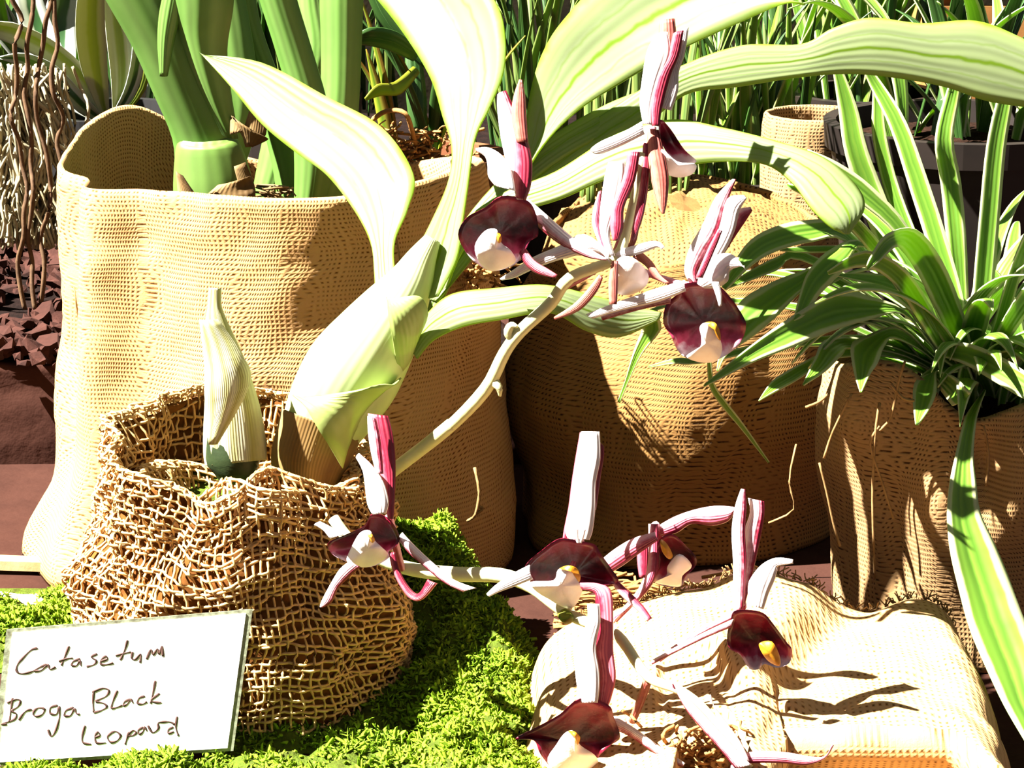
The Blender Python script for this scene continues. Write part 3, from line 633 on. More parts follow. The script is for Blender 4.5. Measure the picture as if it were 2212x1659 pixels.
# ================================================================== MOSS
def mound(name, label, x0, x1, y0, y1, hf, n, zbase=0.0, seed=1, size=1.0, sparse=None):
    rnd = random.Random(seed); root = thing(name, ((x0+x1)/2, (y0+y1)/2, 0), label, 'moss')
    nx, ny = 60, 60; V, F, U = [], [], []
    for j in range(ny+1):
        for i in range(nx+1):
            x = x0+(x1-x0)*i/nx; y = y0+(y1-y0)*j/ny; V.append(Vector((x, y, max(hf(x, y), -0.001)))); U.append((x, y))
    for j in range(ny):
        for i in range(nx):
            a = j*(nx+1)+i
            if max(V[q].z for q in (a, a+1, a+nx+1, a+nx+2)) > 0.0: F.append((a, a+1, a+nx+2, a+nx+1))
    used = sorted({i for f_ in F for i in f_}); mp = {k: i for i, k in enumerate(used)}
    V = [V[k] for k in used]; U = [U[k] for k in used]; F = [tuple(mp[k] for k in f_) for f_ in F]
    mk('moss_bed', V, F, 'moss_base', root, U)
    V, F = [], []; c_ = 0; tries = 0
    while c_ < n and tries < n*6:
        tries += 1; x = rnd.uniform(x0, x1); y = rnd.uniform(y0, y1); h = hf(x, y)
        if h <= 0.001: continue
        e = 0.001; nn = Vector((-(hf(x+e, y)-h)/e, -(hf(x, y+e)-h)/e, 1)).normalized()
        cl = noise.noise(Vector((x*60, y*60, seed)))
        if cl < -0.12 and rnd.random() < 0.8: continue
        if sparse and rnd.random() < sparse(x, y): continue
        c_ += 1; p = Vector((x, y, h-0.0005)); dr = (nn*rnd.uniform(0.2, 1)+Vector((rnd.gauss(0, .8), rnd.gauss(0, .8), rnd.gauss(0.1, .4)))).normalized()
        l_ = rnd.uniform(.0012, .0036)*size*(1.2+cl); w_ = rnd.uniform(.00045, .0010)*size; sd = dr.cross(Vector((rnd.gauss(0, 1), rnd.gauss(0, 1), rnd.gauss(0, 1)))).normalized(); th = dr.cross(sd)*w_*0.45
        o_ = len(V); bend = Vector((rnd.gauss(0, 1.5), rnd.gauss(0, 1.5), rnd.gauss(0, 1.5)))
        for i in range(4):
            ww = w_*(0.8, 1.15, 1.1, 0.7)[i]; V.extend((p-sd*ww, p+sd*ww, p+th)); p = p+dr*(l_/3); dr = (dr+bend*0.5).normalized()
        for i in range(3):
            a = o_+3*i; F.extend(((a, a+1, a+4, a+3), (a+1, a+2, a+5, a+4), (a+2, a, a+3, a+5)))
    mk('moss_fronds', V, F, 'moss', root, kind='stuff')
    return root
def h_main(x, y):
    edge = 0.016 + (-y)*0.10 - 0.016*sst(0.0, 0.05, y)
    s_ = sst(edge, edge-0.022, x)*sst(0.082, 0.058, y)
    rise = 0.008+0.034*sst(-0.075, 0.055, y)
    rise += 0.010*gs(x, -0.018, 0.012)*gs(y, 0.055, 0.025) - 0.006*gs(x, -0.035, 0.014)*gs(y, -0.045, 0.02)
    rise *= 1-0.55*sst(-0.02, -0.045, x)*sst(0.02, -0.02, y)
    return s_*(rise+0.006*noise.noise(Vector((x*55, y*55, 5)))+0.0045*noise.noise(Vector((x*130, y*130, 6))))-0.0008
mound('moss_mound', 'large bright green moss mound between the mesh-wrapped orchid and the pale sack', -0.105, 0.035, -0.135, 0.085, h_main, 38000, seed=3, sparse=lambda x, y: 0.72*sst(-0.015, -0.04, x)*sst(0.03, -0.01, y))  # fronds grow thin in the hollow; the thinning also mimics shade there
def h_left(x, y):
    s_ = sst(-0.135, -0.15, x)*sst(0.128, 0.10, y)*sst(0.012, 0.03, y)*(1-0.9*sst(-0.16, -0.19, x)*sst(0.06, 0.1, y))
    return s_*(0.013+0.004*noise.noise(Vector((x*60, y*60, 9))))-0.001
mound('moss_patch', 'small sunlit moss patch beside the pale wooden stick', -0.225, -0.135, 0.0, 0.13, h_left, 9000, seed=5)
def h_front(x, y):
    s_ = sst(-0.100, -0.115, x)*sst(-0.0765, -0.083, y)
    return s_*(0.004+0.006*sst(-0.15, -0.12, x)+0.002*noise.noise(Vector((x*60, y*60, 2))))-0.0008
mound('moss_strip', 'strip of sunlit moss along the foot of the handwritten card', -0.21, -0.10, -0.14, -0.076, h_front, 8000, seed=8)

# ================================================================== ORCHID
ox, oy = -0.097, -0.002
orch = thing('potted_orchid', (ox, oy, 0), 'orchid in an open-weave hessian wrap with broad pale leaves and maroon and white flowers', 'orchid')
fO = bagfn(ox, oy, 0.057, 0.045, 0.094, 0.09, bumps=[(190, 40, 0.35, 0.3, 0.003), (270, 20, 0.75, 0.2, 0.004), (340, 24, 0.35, 0.3, 0.004), (300, 10, 0.7, 0.3, -0.003)], rim=[(110, 60, 0.010), (180, 30, 0.004), (262, 14, -0.007), (285, 16, 0.003), (335, 26, -0.010)], fold=0.0085, seed=12.3, fz=110)
bag('inner_wrap', lambda th, t_: (fO(th, t_*0.95)[0]-Vector((math.cos(math.radians(th)), math.sin(math.radians(th)), 0))*0.0022, fO(th, t_)[1]), 'hessian_in', orch, n=96, m=30, wall=0.0015, depth=0.4)
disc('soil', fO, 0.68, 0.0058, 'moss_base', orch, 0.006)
def net(fO, name, nw=124, rows=34, smax=1.32, jit=1.0, s0=0.0):
    V, F, U = [], [], []
    def S_(th, s_):
        a = math.radians(th); out = Vector((math.cos(a), math.sin(a), 0))
        if s_ <= 1: return fO(th, s_)[0]
        k = s_-1; p = fO(th, 1-k)[0]
        return p-out*(0.0075*min(1, k*8))+Vector((0, 0, 0.003*math.sin(min(1, k*8)*math.pi)))
    def wob(th, s_, sd): return noise.noise(Vector((th*0.05+sd*7, s_*6, sd)))
    for i in range(nw):
        pts = []; n = 78
        for k in range(n+1):
            s_ = s0+(smax-s0)*k/n; th = 360*i/nw+jit*2.6*wob(360*i/nw, s_, 1)
            a = math.radians(th); sg = 1 if (int(s_*rows)+i) % 2 else -1
            pts.append(S_(th, s_)+Vector((math.cos(a), math.sin(a), 0.0))*(0.0006*sg+0.0004))
        tubemesh(V, F, U, pts, [0.00052+0.00016*noise.noise(Vector((i*3.1, k*0.4, 0))) for k in range(n+1)], 4, False)
    for j in range(int(rows*s0)+1, int(rows*smax)):
        pts = []; n = nw*2
        for k in range(n+1):
            th = 360*k/n; s_ = j/rows+jit*0.016*wob(th, j*0.3, 2)
            a = math.radians(th); sg = -1 if (k//2+j) % 2 else 1
            pts.append(S_(th, max(0.004, min(smax, s_)))+Vector((math.cos(a), math.sin(a), 0.0))*(0.0005*sg+0.0004))
        tubemesh(V, F, U, pts, [0.00055]*(n+1), 4, False)
    mk(name, V, F, 'hessian', orch, U, kind='stuff')
net(fO, 'hessian_mesh', jit=1.8)
fI = bagfn(ox+0.004, oy-0.006, 0.036, 0.037, 0.088, 0.12, bumps=[(280, 25, 0.9, 0.2, 0.006), (230, 15, 0.85, 0.2, -0.005)], rim=[(100, 50, -0.012), (270, 30, 0.006), (235, 14, -0.010), (320, 20, -0.006)], fold=0.007, seed=31.0)
net(fI, 'hessian_collar', 84, 32, 1.35, 2.0, 0.62)
# old cut pseudobulb in papery sheaths
OB = pxtube('old_pseudobulb', [(500, 1050, -.012, 20), (505, 1015, -.012, 50), (503, 985, -.011, 60), (500, 930, -.01, 58)], 'bulb_dark', orch, sides=20)
def cone(name, pts, mat, parent, sides=26, ridge=0.06, Ysq=0.8):
    r = catmull(pts, 5); V, F, U = [], [], []; n = len(r)
    for i, (x, y, yy, rad) in enumerate(r):
        a_ = r[max(i-1, 0)]; b_ = r[min(i+1, n-1)]; dx, dy = b_[0]-a_[0], b_[1]-a_[1]; l_ = math.hypot(dx, dy) or 1; nx, ny = -dy/l_, dx/l_
        for k in range(sides):
            an = 2*math.pi*k/sides; q = rad*(1+ridge*math.sin(k*2.7+0.2*i)); V.append(P(x+nx*q*math.cos(an), y+ny*q*math.cos(an), yy-Ysq*q/6000*math.sin(an))); U.append((k/sides if k <= sides/2 else 1-k/sides, i/(n-1)))
            U[-1] = (0.5+0.5*math.cos(an), i/(n-1))
    for i in range(n-1):
        for k in range(sides): k2 = (k+1) % sides; F.append((i*sides+k, i*sides+k2, (i+1)*sides+k2, (i+1)*sides+k))
    F.append(tuple(range(sides))[::-1]); F.append(tuple((n-1)*sides+k for k in range(sides)))
    return mk(name, V, F, mat, parent, U)
cone('papery_sheath', [(510, 1000, -.012, 66), (506, 960, -.012, 66), (500, 880, -.012, 58), (488, 800, -.012, 46), (476, 740, -.012, 34), (466, 690, -.012, 22), (464, 660, -.012, 15), (465, 622, -.012, 13)], 'papery', OB)
pxsheet('sheath_flap', [((430, 690), (470, 690)), ((440, 780), (520, 760)), ((443, 870), (540, 830)), ((450, 960), (470, 960))], (-.024, -.026), 'papery', OB, arch=0.2, wave=0.06)
# the main pseudobulb
B = cone('pseudobulb', [(662, 1050, -.010, 60), (665, 1000, -.010, 78), (685, 940, -.011, 84), (722, 870, -.013, 100), (765, 800, -.014, 106), (812, 730, -.015, 92), (850, 670, -.015, 74), (885, 612, -.015, 52), (910, 560, -.014, 34), (935, 515, -.013, 18)], 'bulb', orch, 40, 0.004)
cone('dry_sheath', [(662, 1052, -.010, 66), (666, 1000, -.010, 83), (682, 950, -.011, 88), (695, 915, -.012, 92)], 'dry_sheath', B, 36, 0.012)
pxsheet('leaf_sheath', [((632, 855), (665, 860)), ((660, 880), (740, 850)), ((690, 930), (820, 830)), ((715, 970), (850, 830)), ((738, 1010), (865, 815))], [-.027, -.034, -.036, -.032, -.022], 'sheath', B, arch=0.10)
pxsheet('leaf_sheath', [((835, 640), (850, 645)), ((840, 690), (905, 640)), ((850, 740), (925, 680)), ((862, 810), (900, 740))], [-.031, -.033, -.03, -.02], 'sheath', B, arch=0.1)
ka = dict(steps=6, cols=8, thick=0.0007)
pxsheet('leaf', [((810, 655), (862, 650)), ((808, 590), (852, 585)), ((800, 525), (852, 520)), ((765, 455), (880, 450)), ((705, 378), (892, 375)), ((640, 330), (825, 275)), ((565, 268), (705, 208)), ((500, 190), (565, 135)), ((430, 112), (436, 118))], lambda x, y: -.016-(x-838)*6e-5-(y-640)*1.0e-4, 'orchid_leaf', orch, arch=0.0, vee=0.10, **ka)
pxsheet('leaf', [((850, 655), (945, 640)), ((890, 560), (985, 560)), ((935, 470), (1000, 470)), ((968, 390), (1010, 400)), ((975, 320), (1025, 300)), ((955, 250), (1055, 235)), ((930, 170), (1085, 160)), ((880, 85), (1090, 80)), ((815, 0), (1070, 5)), ((740, -80), (1000, -80)), ((640, -150), (820, -160))], lambda x, y: -.016-(x-900)*9e-5-(y-640)*7e-5, 'orchid_leaf', orch, arch=0.0, vee=0.10, **ka)
pxsheet('leaf', [((905, 640), (945, 650)), ((960, 560), (1010, 570)), ((1050, 450), (1090, 460)), ((1128, 350), (1160, 330)), ((1140, 230), (1240, 245)), ((1165, 130), (1335, 183)), ((1215, 45), (1460, 112)), ((1310, -40), (1620, 38)), ((1480, -60), (1700, 5)), ((1700, -10), (1740, 8))], [-.005, -.002, .0, .004, .004, .0, -.008, -.018, -.028, -.036], 'orchid_leaf', orch, roll=-0.3, arch=0.0, vee=0.08, **ka)
pxsheet('leaf', [((910, 655), (950, 660)), ((990, 500), (1020, 530)), ((1120, 385), (1150, 425)), ((1240, 290), (1270, 350)), ((1350, 215), (1380, 285)), ((1465, 145), (1480, 205)), ((1600, 98), (1590, 188)), ((1730, 95), (1720, 168)), ((1800, 60), (1830, 160)), ((1880, 38), (1930, 168)), ((1990, 50), (2040, 188)), ((2110, 45), (2130, 218)), ((2215, 85), (2215, 232)), ((2340, 150), (2330, 250)), ((2460, 230), (2460, 250))], lambda x, y: (-.004-(x-930)*1e-5-(y-650)*5e-5) if x < 1700 else (-.004-770*1e-5-(y-650)*5e-5+sst(1700, 1850, x)*(y-110)*3.5e-5-(x-1700)*1e-5), 'orchid_leaf', orch, arch=0.05, vee=0.0, **ka)
pxsheet('leaf', [((910, 665), (945, 690)), ((985, 500), (1000, 540)), ((1080, 420), (1090, 470)), ((1200, 370), (1210, 430)), ((1330, 290), (1330, 380)), ((1450, 258), (1470, 358)), ((1560, 275), (1570, 348)), ((1680, 305), (1655, 355)), ((1780, 340), (1712, 395)), ((1850, 400), (1755, 452)), ((1868, 450), (1795, 490)), ((1835, 506), (1825, 506))], [-.005, -.003, -.004, -.006, -.008, -.012, -.018, -.024, -.03, -.036, -.04, -.042], 'orchid_leaf', orch, roll=-0.25, arch=0.06, vee=0.0, **ka)
pxsheet('leaf', [((885, 740), (900, 775)), ((920, 680), (935, 735)), ((975, 635), (1000, 705)), ((1070, 622), (1080, 690)), ((1180, 615), (1190, 675)), ((1290, 640), (1270, 715)), ((1370, 660), (1340, 728)), ((1430, 675), (1425, 690))], [-.02, -.024, -.028, -.03, -.03, -.026, -.02, -.016], 'orchid_leaf', orch, roll=-0.3, arch=0.08, **ka)
pxsheet('leaf', [((905, 660), (940, 680)), ((1000, 480), (1030, 520)), ((1140, 330), (1170, 375)), ((1290, 235), (1310, 290)), ((1400, 190), (1420, 240)), ((1500, 160), (1500, 165))], (.0, .02), 'orchid_leaf', orch, roll=-0.2, arch=0.06, **ka)
# flower spikes
spA = pxtube('flower_spike', [(800, 1060, -.012, 13), (850, 1015, -.02, 13), (960, 932, -.03, 13), (1048, 842, -.035, 14), (1090, 762, -.038, 13), (1125, 715, -.04, 13), (1190, 655, -.042, 13), (1232, 600, -.044, 12), (1330, 556, -.046, 11), (1360, 470, -.044, 9), (1390, 330, -.042, 8)], 'pale_stem', orch, sides=12)
pxtube('stem_base', [(795, 1064, -.012, 14), (850, 1016, -.02, 14), (915, 966, -.027, 14), (975, 917, -.0312, 14)], 'pale_stem', spA, sides=12)
pxtube('bract', [(1110, 735, -.039, 10), (1098, 718, -.04, 10), (1105, 703, -.041, 8), (1118, 706, -.042, 3)], 'pale_stem', spA)
pxtube('bract', [(1065, 822, -.036, 12), (1078, 838, -.038, 8), (1080, 856, -.038, 3)], 'pale_stem', spA)
spB = pxtube('flower_spike', [(720, 1120, -.055, 12), (770, 1180, -.062, 13), (870, 1225, -.07, 14), (980, 1240, -.074, 15), (1080, 1243, -.08, 15), (1150, 1268, -.088, 14), (1225, 1325, -.10, 12), (1310, 1360, -.112, 11), (1345, 1385, -.116, 11), (1400, 1462, -.124, 10), (1470, 1492, -.132, 9), (1530, 1540, -.138, 8), (1620, 1660, -.148, 8)], 'pale_stem', orch, sides=12)
pxtube('bract', [(1215, 1325, -.103, 12), (1226, 1334, -.105, 14), (1234, 1330, -.106, 6)], 'yellow_leaf', spB)
pxtube('side_stem', [(1400, 1468, -.122, 9), (1385, 1510, -.118, 9), (1366, 1558, -.114, 8)], 'petal_brown', spB)
# flowers: each a stalk-and-column body with lip, petals and sepals as its pieces
def flower(Y, f, body, lip=None, crest=None, yolk=None, parts=(), cup=0.007, tilt=-0.006):
    F0 = pxtube('flower', [(*f(p), Y+0.004+0.002*i, r) for i, (p, r) in enumerate(body)], 'petal_pink', orch, sides=8)
    if lip: shell('lip', lip, Y, 'lip', F0, f, cup, tilt)
    if crest: shell('lip_crest', crest, Y-0.0015, 'crest', F0, f, -0.0025, tilt)
    if yolk: shell('lip_spot', yolk, Y-0.0048, 'yolk', F0, f, -0.0015, 0, 0.001)
    for nm, secs, mat, *dy in parts:
        a_ = dy[0] if dy else 0.0; b_ = dy[1] if len(dy) > 1 else a_
        ff = dy[2] if len(dy) > 2 else f
        qq = [ff(p) for sc in secs for p in sc]; xm = sum(p[0] for p in qq)/len(qq); ym = sum(p[1] for p in qq)/len(qq)
        yb = max(p[1] for p in qq) if nm in ('petal', 'column_hood') else ym
        pxsheet(nm, secs, (lambda x, y: Y+(a_+b_)/2-(x-xm)*9e-5-(y-yb)*5e-5), mat, F0, ff, arch=0.22, steps=4, cols=5, thick=0.0006)
    return F0
# upper spike
flower(-.046, z2, [((1170, 1150), 9), ((1200, 1260), 9), ((1500, 1450), 7), ((1720, 1540), 6)],
    [(1060, 1170), (1200, 1190), (1260, 1260), (1280, 1400), (1230, 1440), (1200, 1500), (1140, 1580), (1010, 1620), (920, 1580), (850, 1510), (800, 1400), (850, 1300), (960, 1240)],
    [(960, 1380), (1030, 1370), (1060, 1450), (1120, 1500), (1140, 1570), (1010, 1620), (930, 1570), (900, 1470)], [(1030, 1390), (1055, 1400), (1060, 1440), (1040, 1450)],
    [('petal', [((1035, 565), (1085, 540)), ((1035, 660), (1150, 680)), ((1055, 820), (1210, 830)), ((1090, 980), (1238, 960)), ((1125, 1100), (1232, 1100)), ((1150, 1190), (1200, 1195))], 'petal_striped', -.004, .0),
     ('sepal', [((1165, 475), (1180, 475)), ((1130, 580), (1198, 580)), ((1120, 700), (1205, 700)), ((1150, 850), (1215, 850))], 'petal_brown', .004, .004),
     ('petal', [((1120, 830), (1205, 830)), ((1125, 950), (1238, 950)), ((1130, 1080), (1232, 1090)), ((1150, 1185), (1200, 1190))], 'petal_red', -.006, -.003),
     ('column_hood', [((905, 885), (915, 905)), ((980, 880), (960, 935)), ((1062, 930), (975, 985)), ((1115, 1020), (980, 1055)), ((1138, 1140), (1020, 1110))], 'petal_white', -.008, -.004),
     ('sepal', [((1215, 1185), (1210, 1235)), ((1330, 1285), (1270, 1345)), ((1480, 1415), (1400, 1455)), ((1600, 1495), (1560, 1535)), ((1690, 1545), (1680, 1555))], 'petal_striped', .0, .002),
     ('sepal', [((1195, 1475), (1165, 1515)), ((1255, 1555), (1205, 1585)), ((1335, 1605), (1275, 1640)), ((1390, 1640), (1380, 1662))], 'petal_red', .0, -.004)])
flower(-.042, z2, [((1960, 760), 9), ((1930, 900), 7), ((1850, 1200), 6), ((1740, 1500), 6)],
    [(2010, 715), (2070, 770), (2150, 890), (2225, 965), (2130, 985), (2040, 900), (2000, 800)], [(2015, 890), (2110, 965), (2220, 980), (2200, 1040), (2110, 1060), (2030, 1020)], None,
    [('petal', [((1990, 200), (2050, 190)), ((1930, 300), (2070, 330)), ((1895, 500), (2010, 480)), ((1885, 620), (1965, 640)), ((1905, 740), (1960, 745))], 'petal_white', -.003),
     ('petal', [((2085, 200), (2145, 180)), ((2050, 330), (2115, 330)), ((1975, 480), (2065, 450)), ((1945, 620), (2015, 640)), ((1955, 750), (2000, 755))], 'petal_red', -.006, -.004),
     ('petal', [((2120, 190), (2175, 160)), ((2090, 330), (2150, 320)), ((2070, 420), (2115, 430)), ((2040, 530), (2110, 540)), ((2000, 640), (2070, 660))], 'petal_white', -.002),
     ('petal', [((2000, 130), (2090, 110)), ((1990, 260), (2100, 250)), ((1950, 420), (2060, 420)), ((1930, 560), (2000, 570))], 'petal_brown', .003),
     ('sepal', [((1935, 770), (1995, 775)), ((1925, 900), (2025, 900)), ((1950, 1060), (2055, 1060)), ((1985, 1200), (2045, 1200)), ((2015, 1275), (2028, 1278))], 'petal_brown', -.006, -.004),
     ('sepal', [((1905, 850), (1945, 860)), ((1890, 1080), (1935, 1080)), ((1855, 1280), (1905, 1280)), ((1828, 1430), (1850, 1440))], 'petal_red', -.004),
     ('sepal', [((1905, 720), (1910, 800)), ((1800, 780), (1780, 865)), ((1660, 840), (1640, 920)), ((1600, 880), (1590, 900))], 'petal_white', -.003, .004)])
flower(-.048, z5, [((1170, 560), 12), ((1140, 590), 10), ((1000, 680), 9), ((890, 740), 9)],
    None, [(1200, 580), (1290, 570), (1380, 660), (1370, 740), (1290, 790), (1200, 785), (1160, 700)], None,
    [('petal', [((1145, 100 - 100), (1240, 0)), ((1120, 100), (1240, 100)), ((1095, 290), (1190, 310)), ((1095, 420), (1150, 430)), ((1140, 560), (1180, 560))], 'petal_white', -.003),
     ('petal', [((1260, -60), (1330, -60)), ((1230, 100), (1300, 110)), ((1170, 250), (1235, 270)), ((1155, 370), (1230, 390)), ((1170, 470), (1200, 470))], 'petal_red', -.005),
     ('petal', [((1085, 180), (1100, 170)), ((1055, 280), (1100, 290)), ((1050, 380), (1095, 380)), ((1110, 540), (1140, 540))], 'petal_pink', .002),
     ('petal', [((1330, 60), (1390, 60)), ((1310, 200), (1370, 210)), ((1290, 350), (1330, 360)), ((1270, 480), (1300, 490)), ((1190, 560), (1210, 570))], 'petal_brown', .004),
     ('sepal', [((1150, 540), (1150, 600)), ((1000, 430), (1080, 540)), ((850, 500), (880, 575)), ((690, 570), (705, 635)), ((560, 655), (585, 690)), ((498, 695), (505, 706))], 'petal_white', .004),
     ('sepal', [((1180, 530), (1200, 580)), ((1330, 490), (1340, 545)), ((1400, 472), (1420, 512)), ((1450, 478), (1450, 512)), ((1478, 508), (1462, 522))], 'petal_white', -.004),
     ('sepal', [((1320, 520), (1290, 570)), ((1400, 590), (1365, 620)), ((1455, 675), (1420, 692)), ((1505, 718), (1490, 728))], 'petal_brown', -.004, .0),
     ('sepal', [((1165, 590), (1200, 590)), ((1145, 720), (1198, 720)), ((1150, 850), (1192, 850))], 'petal_brown', -.008),
     ('sepal', [((1090, 670), (1108, 690)), ((1025, 755), (1072, 775)), ((935, 850), (970, 885)), ((820, 925), (825, 942))], 'petal_brown', -.005)])
flower(-.052, z5, [((1690, 700), 9), ((1620, 740), 9), ((1450, 690), 7), ((1200, 590), 6)],
    [(1590, 730), (1700, 715), (1800, 735), (1880, 815), (1950, 920), (1968, 980), (1945, 1060), (1890, 1125), (1790, 1185), (1700, 1198), (1600, 1165), (1550, 1110), (1520, 1040), (1473, 960), (1490, 850), (1555, 790)],
    [(1690, 990), (1720, 960), (1780, 980), (1810, 1050), (1825, 1120), (1790, 1190), (1690, 1196), (1610, 1160), (1690, 1110), (1700, 1050)], [(1720, 960), (1780, 958), (1812, 1010), (1815, 1065), (1795, 1050), (1765, 990)],
    [('petal', [((1885, 102), (1905, 102)), ((1785, 210), (1850, 245)), ((1715, 360), (1805, 420)), ((1635, 500), (1745, 520)), ((1598, 640), (1675, 640)), ((1630, 725), (1675, 725))], 'petal_striped', -.002),
     ('petal', [((1955, 198), (1968, 215)), ((1855, 220), (1925, 290)), ((1805, 400), (1895, 410)), ((1740, 520), (1835, 540)), ((1670, 695), (1725, 700))], 'petal_white', -.005),
     ('petal', [((1992, 268), (2002, 288)), ((1910, 290), (1965, 345)), ((1850, 420), (1895, 450)), ((1790, 520), (1838, 540)), ((1700, 690), (1730, 700))], 'petal_pink', -.002),
     ('sepal', [((1800, 400), (1822, 410)), ((1738, 520), (1775, 530)), ((1665, 690), (1705, 692))], 'petal_red', -.009),
     ('column_hood', [((1962, 642), (1955, 618)), ((1885, 552), (1870, 645)), ((1780, 560), (1855, 710)), ((1700, 655), (1790, 750)), ((1675, 725), (1720, 755))], 'petal_white', -.01, -.006),
     ('column_spur', [((1758, 715), (1802, 715)), ((1788, 800), (1818, 790)), ((1805, 862), (1816, 857))], 'petal_white', -.012),
     ('sepal', [((1600, 705), (1605, 770)), ((1400, 765), (1440, 835)), ((1200, 835), (1220, 885)), ((1010, 908), (1050, 935))], 'petal_white', .002),
     ('sepal', [((1530, 780), (1515, 845)), ((1300, 850), (1320, 885)), ((1100, 905), (1110, 945))], 'petal_striped', .003)])
# lower spike
flower(-.082, zA, [((700, 980), 9), ((720, 1080), 10), ((760, 1250), 9), ((800, 1400), 9)],
    [(570, 955), (700, 995), (785, 1130), (765, 1210), (700, 1260), (700, 1310), (590, 1372), (470, 1382), (350, 1335), (245, 1275), (215, 1190), (340, 1130), (500, 1055)],
    [(470, 1110), (550, 1092), (590, 1170), (640, 1220), (695, 1290), (580, 1372), (460, 1382), (365, 1335), (400, 1230)], [(530, 1120), (565, 1120), (590, 1165), (570, 1190), (545, 1160)],
    [('petal', [((533, 158), (690, 178)), ((538, 300), (722, 300)), ((585, 450), (742, 460)), ((628, 620), (747, 620)), ((660, 800), (742, 800)), ((690, 1000), (732, 1000))], 'petal_red', -.003),
     ('petal', [((530, 180), (590, 200)), ((535, 320), (620, 330)), ((560, 480), (640, 500)), ((600, 640), (650, 640))], 'petal_striped', -.006),
     ('column_hood', [((438, 512), (460, 476)), ((490, 612), (560, 568)), ((508, 720), (650, 700)), ((528, 880), (692, 860)), ((570, 965), (672, 955))], 'petal_white', -.009, -.006),
     ('sepal', [((105, 1045), (150, 1018)), ((180, 1095), (250, 1070)), ((230, 1155), (335, 1130))], 'petal_white', -.002),
     ('sepal', [((395, 1330), (470, 1382)), ((308, 1400), (392, 1450)), ((228, 1530), (292, 1550)), ((165, 1650), (240, 1662)), ((150, 1700), (165, 1706))], 'petal_striped', -.004),
     ('sepal', [((805, 1108), (778, 1172)), ((905, 1215), (868, 1282)), ((1055, 1355), (1008, 1402)), ((1210, 1480), (1148, 1515)), ((1392, 1550), (1285, 1582))], 'petal_striped', -.002, -.012),
     ('sepal', [((698, 1272), (745, 1262)), ((728, 1402), (775, 1390)), ((788, 1532), (835, 1510)), ((875, 1640), (905, 1588)), ((965, 1640), (950, 1578)), ((1080, 1512), (1008, 1478))], 'petal_red', -.003, -.008)])
flower(-.104, zB, [((620, 880), 12), ((630, 960), 11), ((520, 1200), 9), ((380, 1230), 8)],
    [(500, 895), (620, 908), (740, 935), (785, 1000), (855, 1100), (905, 1180), (840, 1212), (700, 1212), (640, 1245), (620, 1335), (560, 1368), (480, 1335), (350, 1262), (298, 1180), (268, 1080), (380, 975)],
    [(490, 1110), (560, 1085), (610, 1150), (640, 1210), (655, 1260), (600, 1362), (530, 1366), (420, 1305), (330, 1245), (310, 1190), (460, 1180)], [(500, 1100), (560, 1078), (620, 1098), (645, 1150), (632, 1192), (592, 1130), (540, 1105)],
    [('petal', [((648, 165), (770, 165)), ((618, 330), (775, 345)), ((592, 500), (745, 510)), ((568, 680), (740, 690)), ((540, 830), (722, 840)), ((560, 900), (700, 905))], 'petal_white', -.004),
     ('petal', [((740, 165), (800, 265)), ((765, 340), (798, 345)), ((740, 440), (780, 450)), ((725, 560), (765, 560)), ((710, 700), (745, 700))], 'petal_red', .0),
     ('petal', [((640, 170), (665, 200)), ((612, 330), (640, 340)), ((585, 500), (610, 510)), ((562, 680), (590, 690)), ((530, 840), (565, 850)), ((520, 930), (550, 930))], 'petal_red', .001),
     ('column_spur', [((598, 830), (622, 832)), ((605, 880), (625, 890)), ((618, 925), (632, 928))], 'petal_white', -.008),
     ('column_spur', [((650, 835), (675, 835)), ((645, 880), (662, 885)), ((632, 925), (645, 928))], 'petal_white', -.008),
     ('sepal', [((295, 1075), (315, 1172)), ((160, 1145), (190, 1222)), ((58, 1218), (80, 1262)), ((3, 1272), (18, 1292))], 'petal_white', -.004),
     ('sepal', [((848, 1192), (892, 1180)), ((928, 1292), (962, 1248)), ((1038, 1392), (1062, 1348)), ((1100, 1462), (1128, 1440))], 'petal_pink', -.003)])
flower(-.088, zB, [((1150, 800), 9), ((1180, 870), 10), ((1150, 1000), 8), ((1060, 1250), 7), ((880, 1450), 7)],
    [(1200, 885), (1280, 868), (1372, 950), (1432, 1020), (1432, 1080), (1372, 1150), (1330, 1222), (1230, 1222), (1145, 1185), (1180, 1050), (1168, 950)],
    [(1240, 1080), (1320, 1000), (1405, 1080), (1340, 1150), (1325, 1222), (1220, 1212), (1150, 1192), (1230, 1150)], [(1190, 905), (1230, 925), (1275, 1010), (1245, 1035), (1200, 980)],
    [('sepal', [((1155, 820), (1200, 880)), ((1280, 748), (1300, 855)), ((1420, 698), (1400, 795)), ((1560, 672), (1540, 808)), ((1680, 678), (1650, 775)), ((1702, 690), (1697, 702))], 'petal_pink', -.003),
     ('sepal', [((1150, 850), (1172, 905)), ((1000, 895), (1030, 1005)), ((880, 965), (940, 1072)), ((798, 1030), (860, 1122))], 'petal_pink', -.003),
     ('petal', [((1108, 795), (1172, 795)), ((1108, 930), (1175, 930)), ((1098, 1100), (1168, 1110)), ((1045, 1270), (1112, 1235)), ((945, 1385), (1002, 1350)), ((870, 1475), (880, 1430))], 'petal_pink', -.006),
     ('petal', [((1040, 900), (1110, 900)), ((1030, 1030), (1110, 1030)), ((1045, 1160), (1100, 1165))], 'petal_red', .003)])
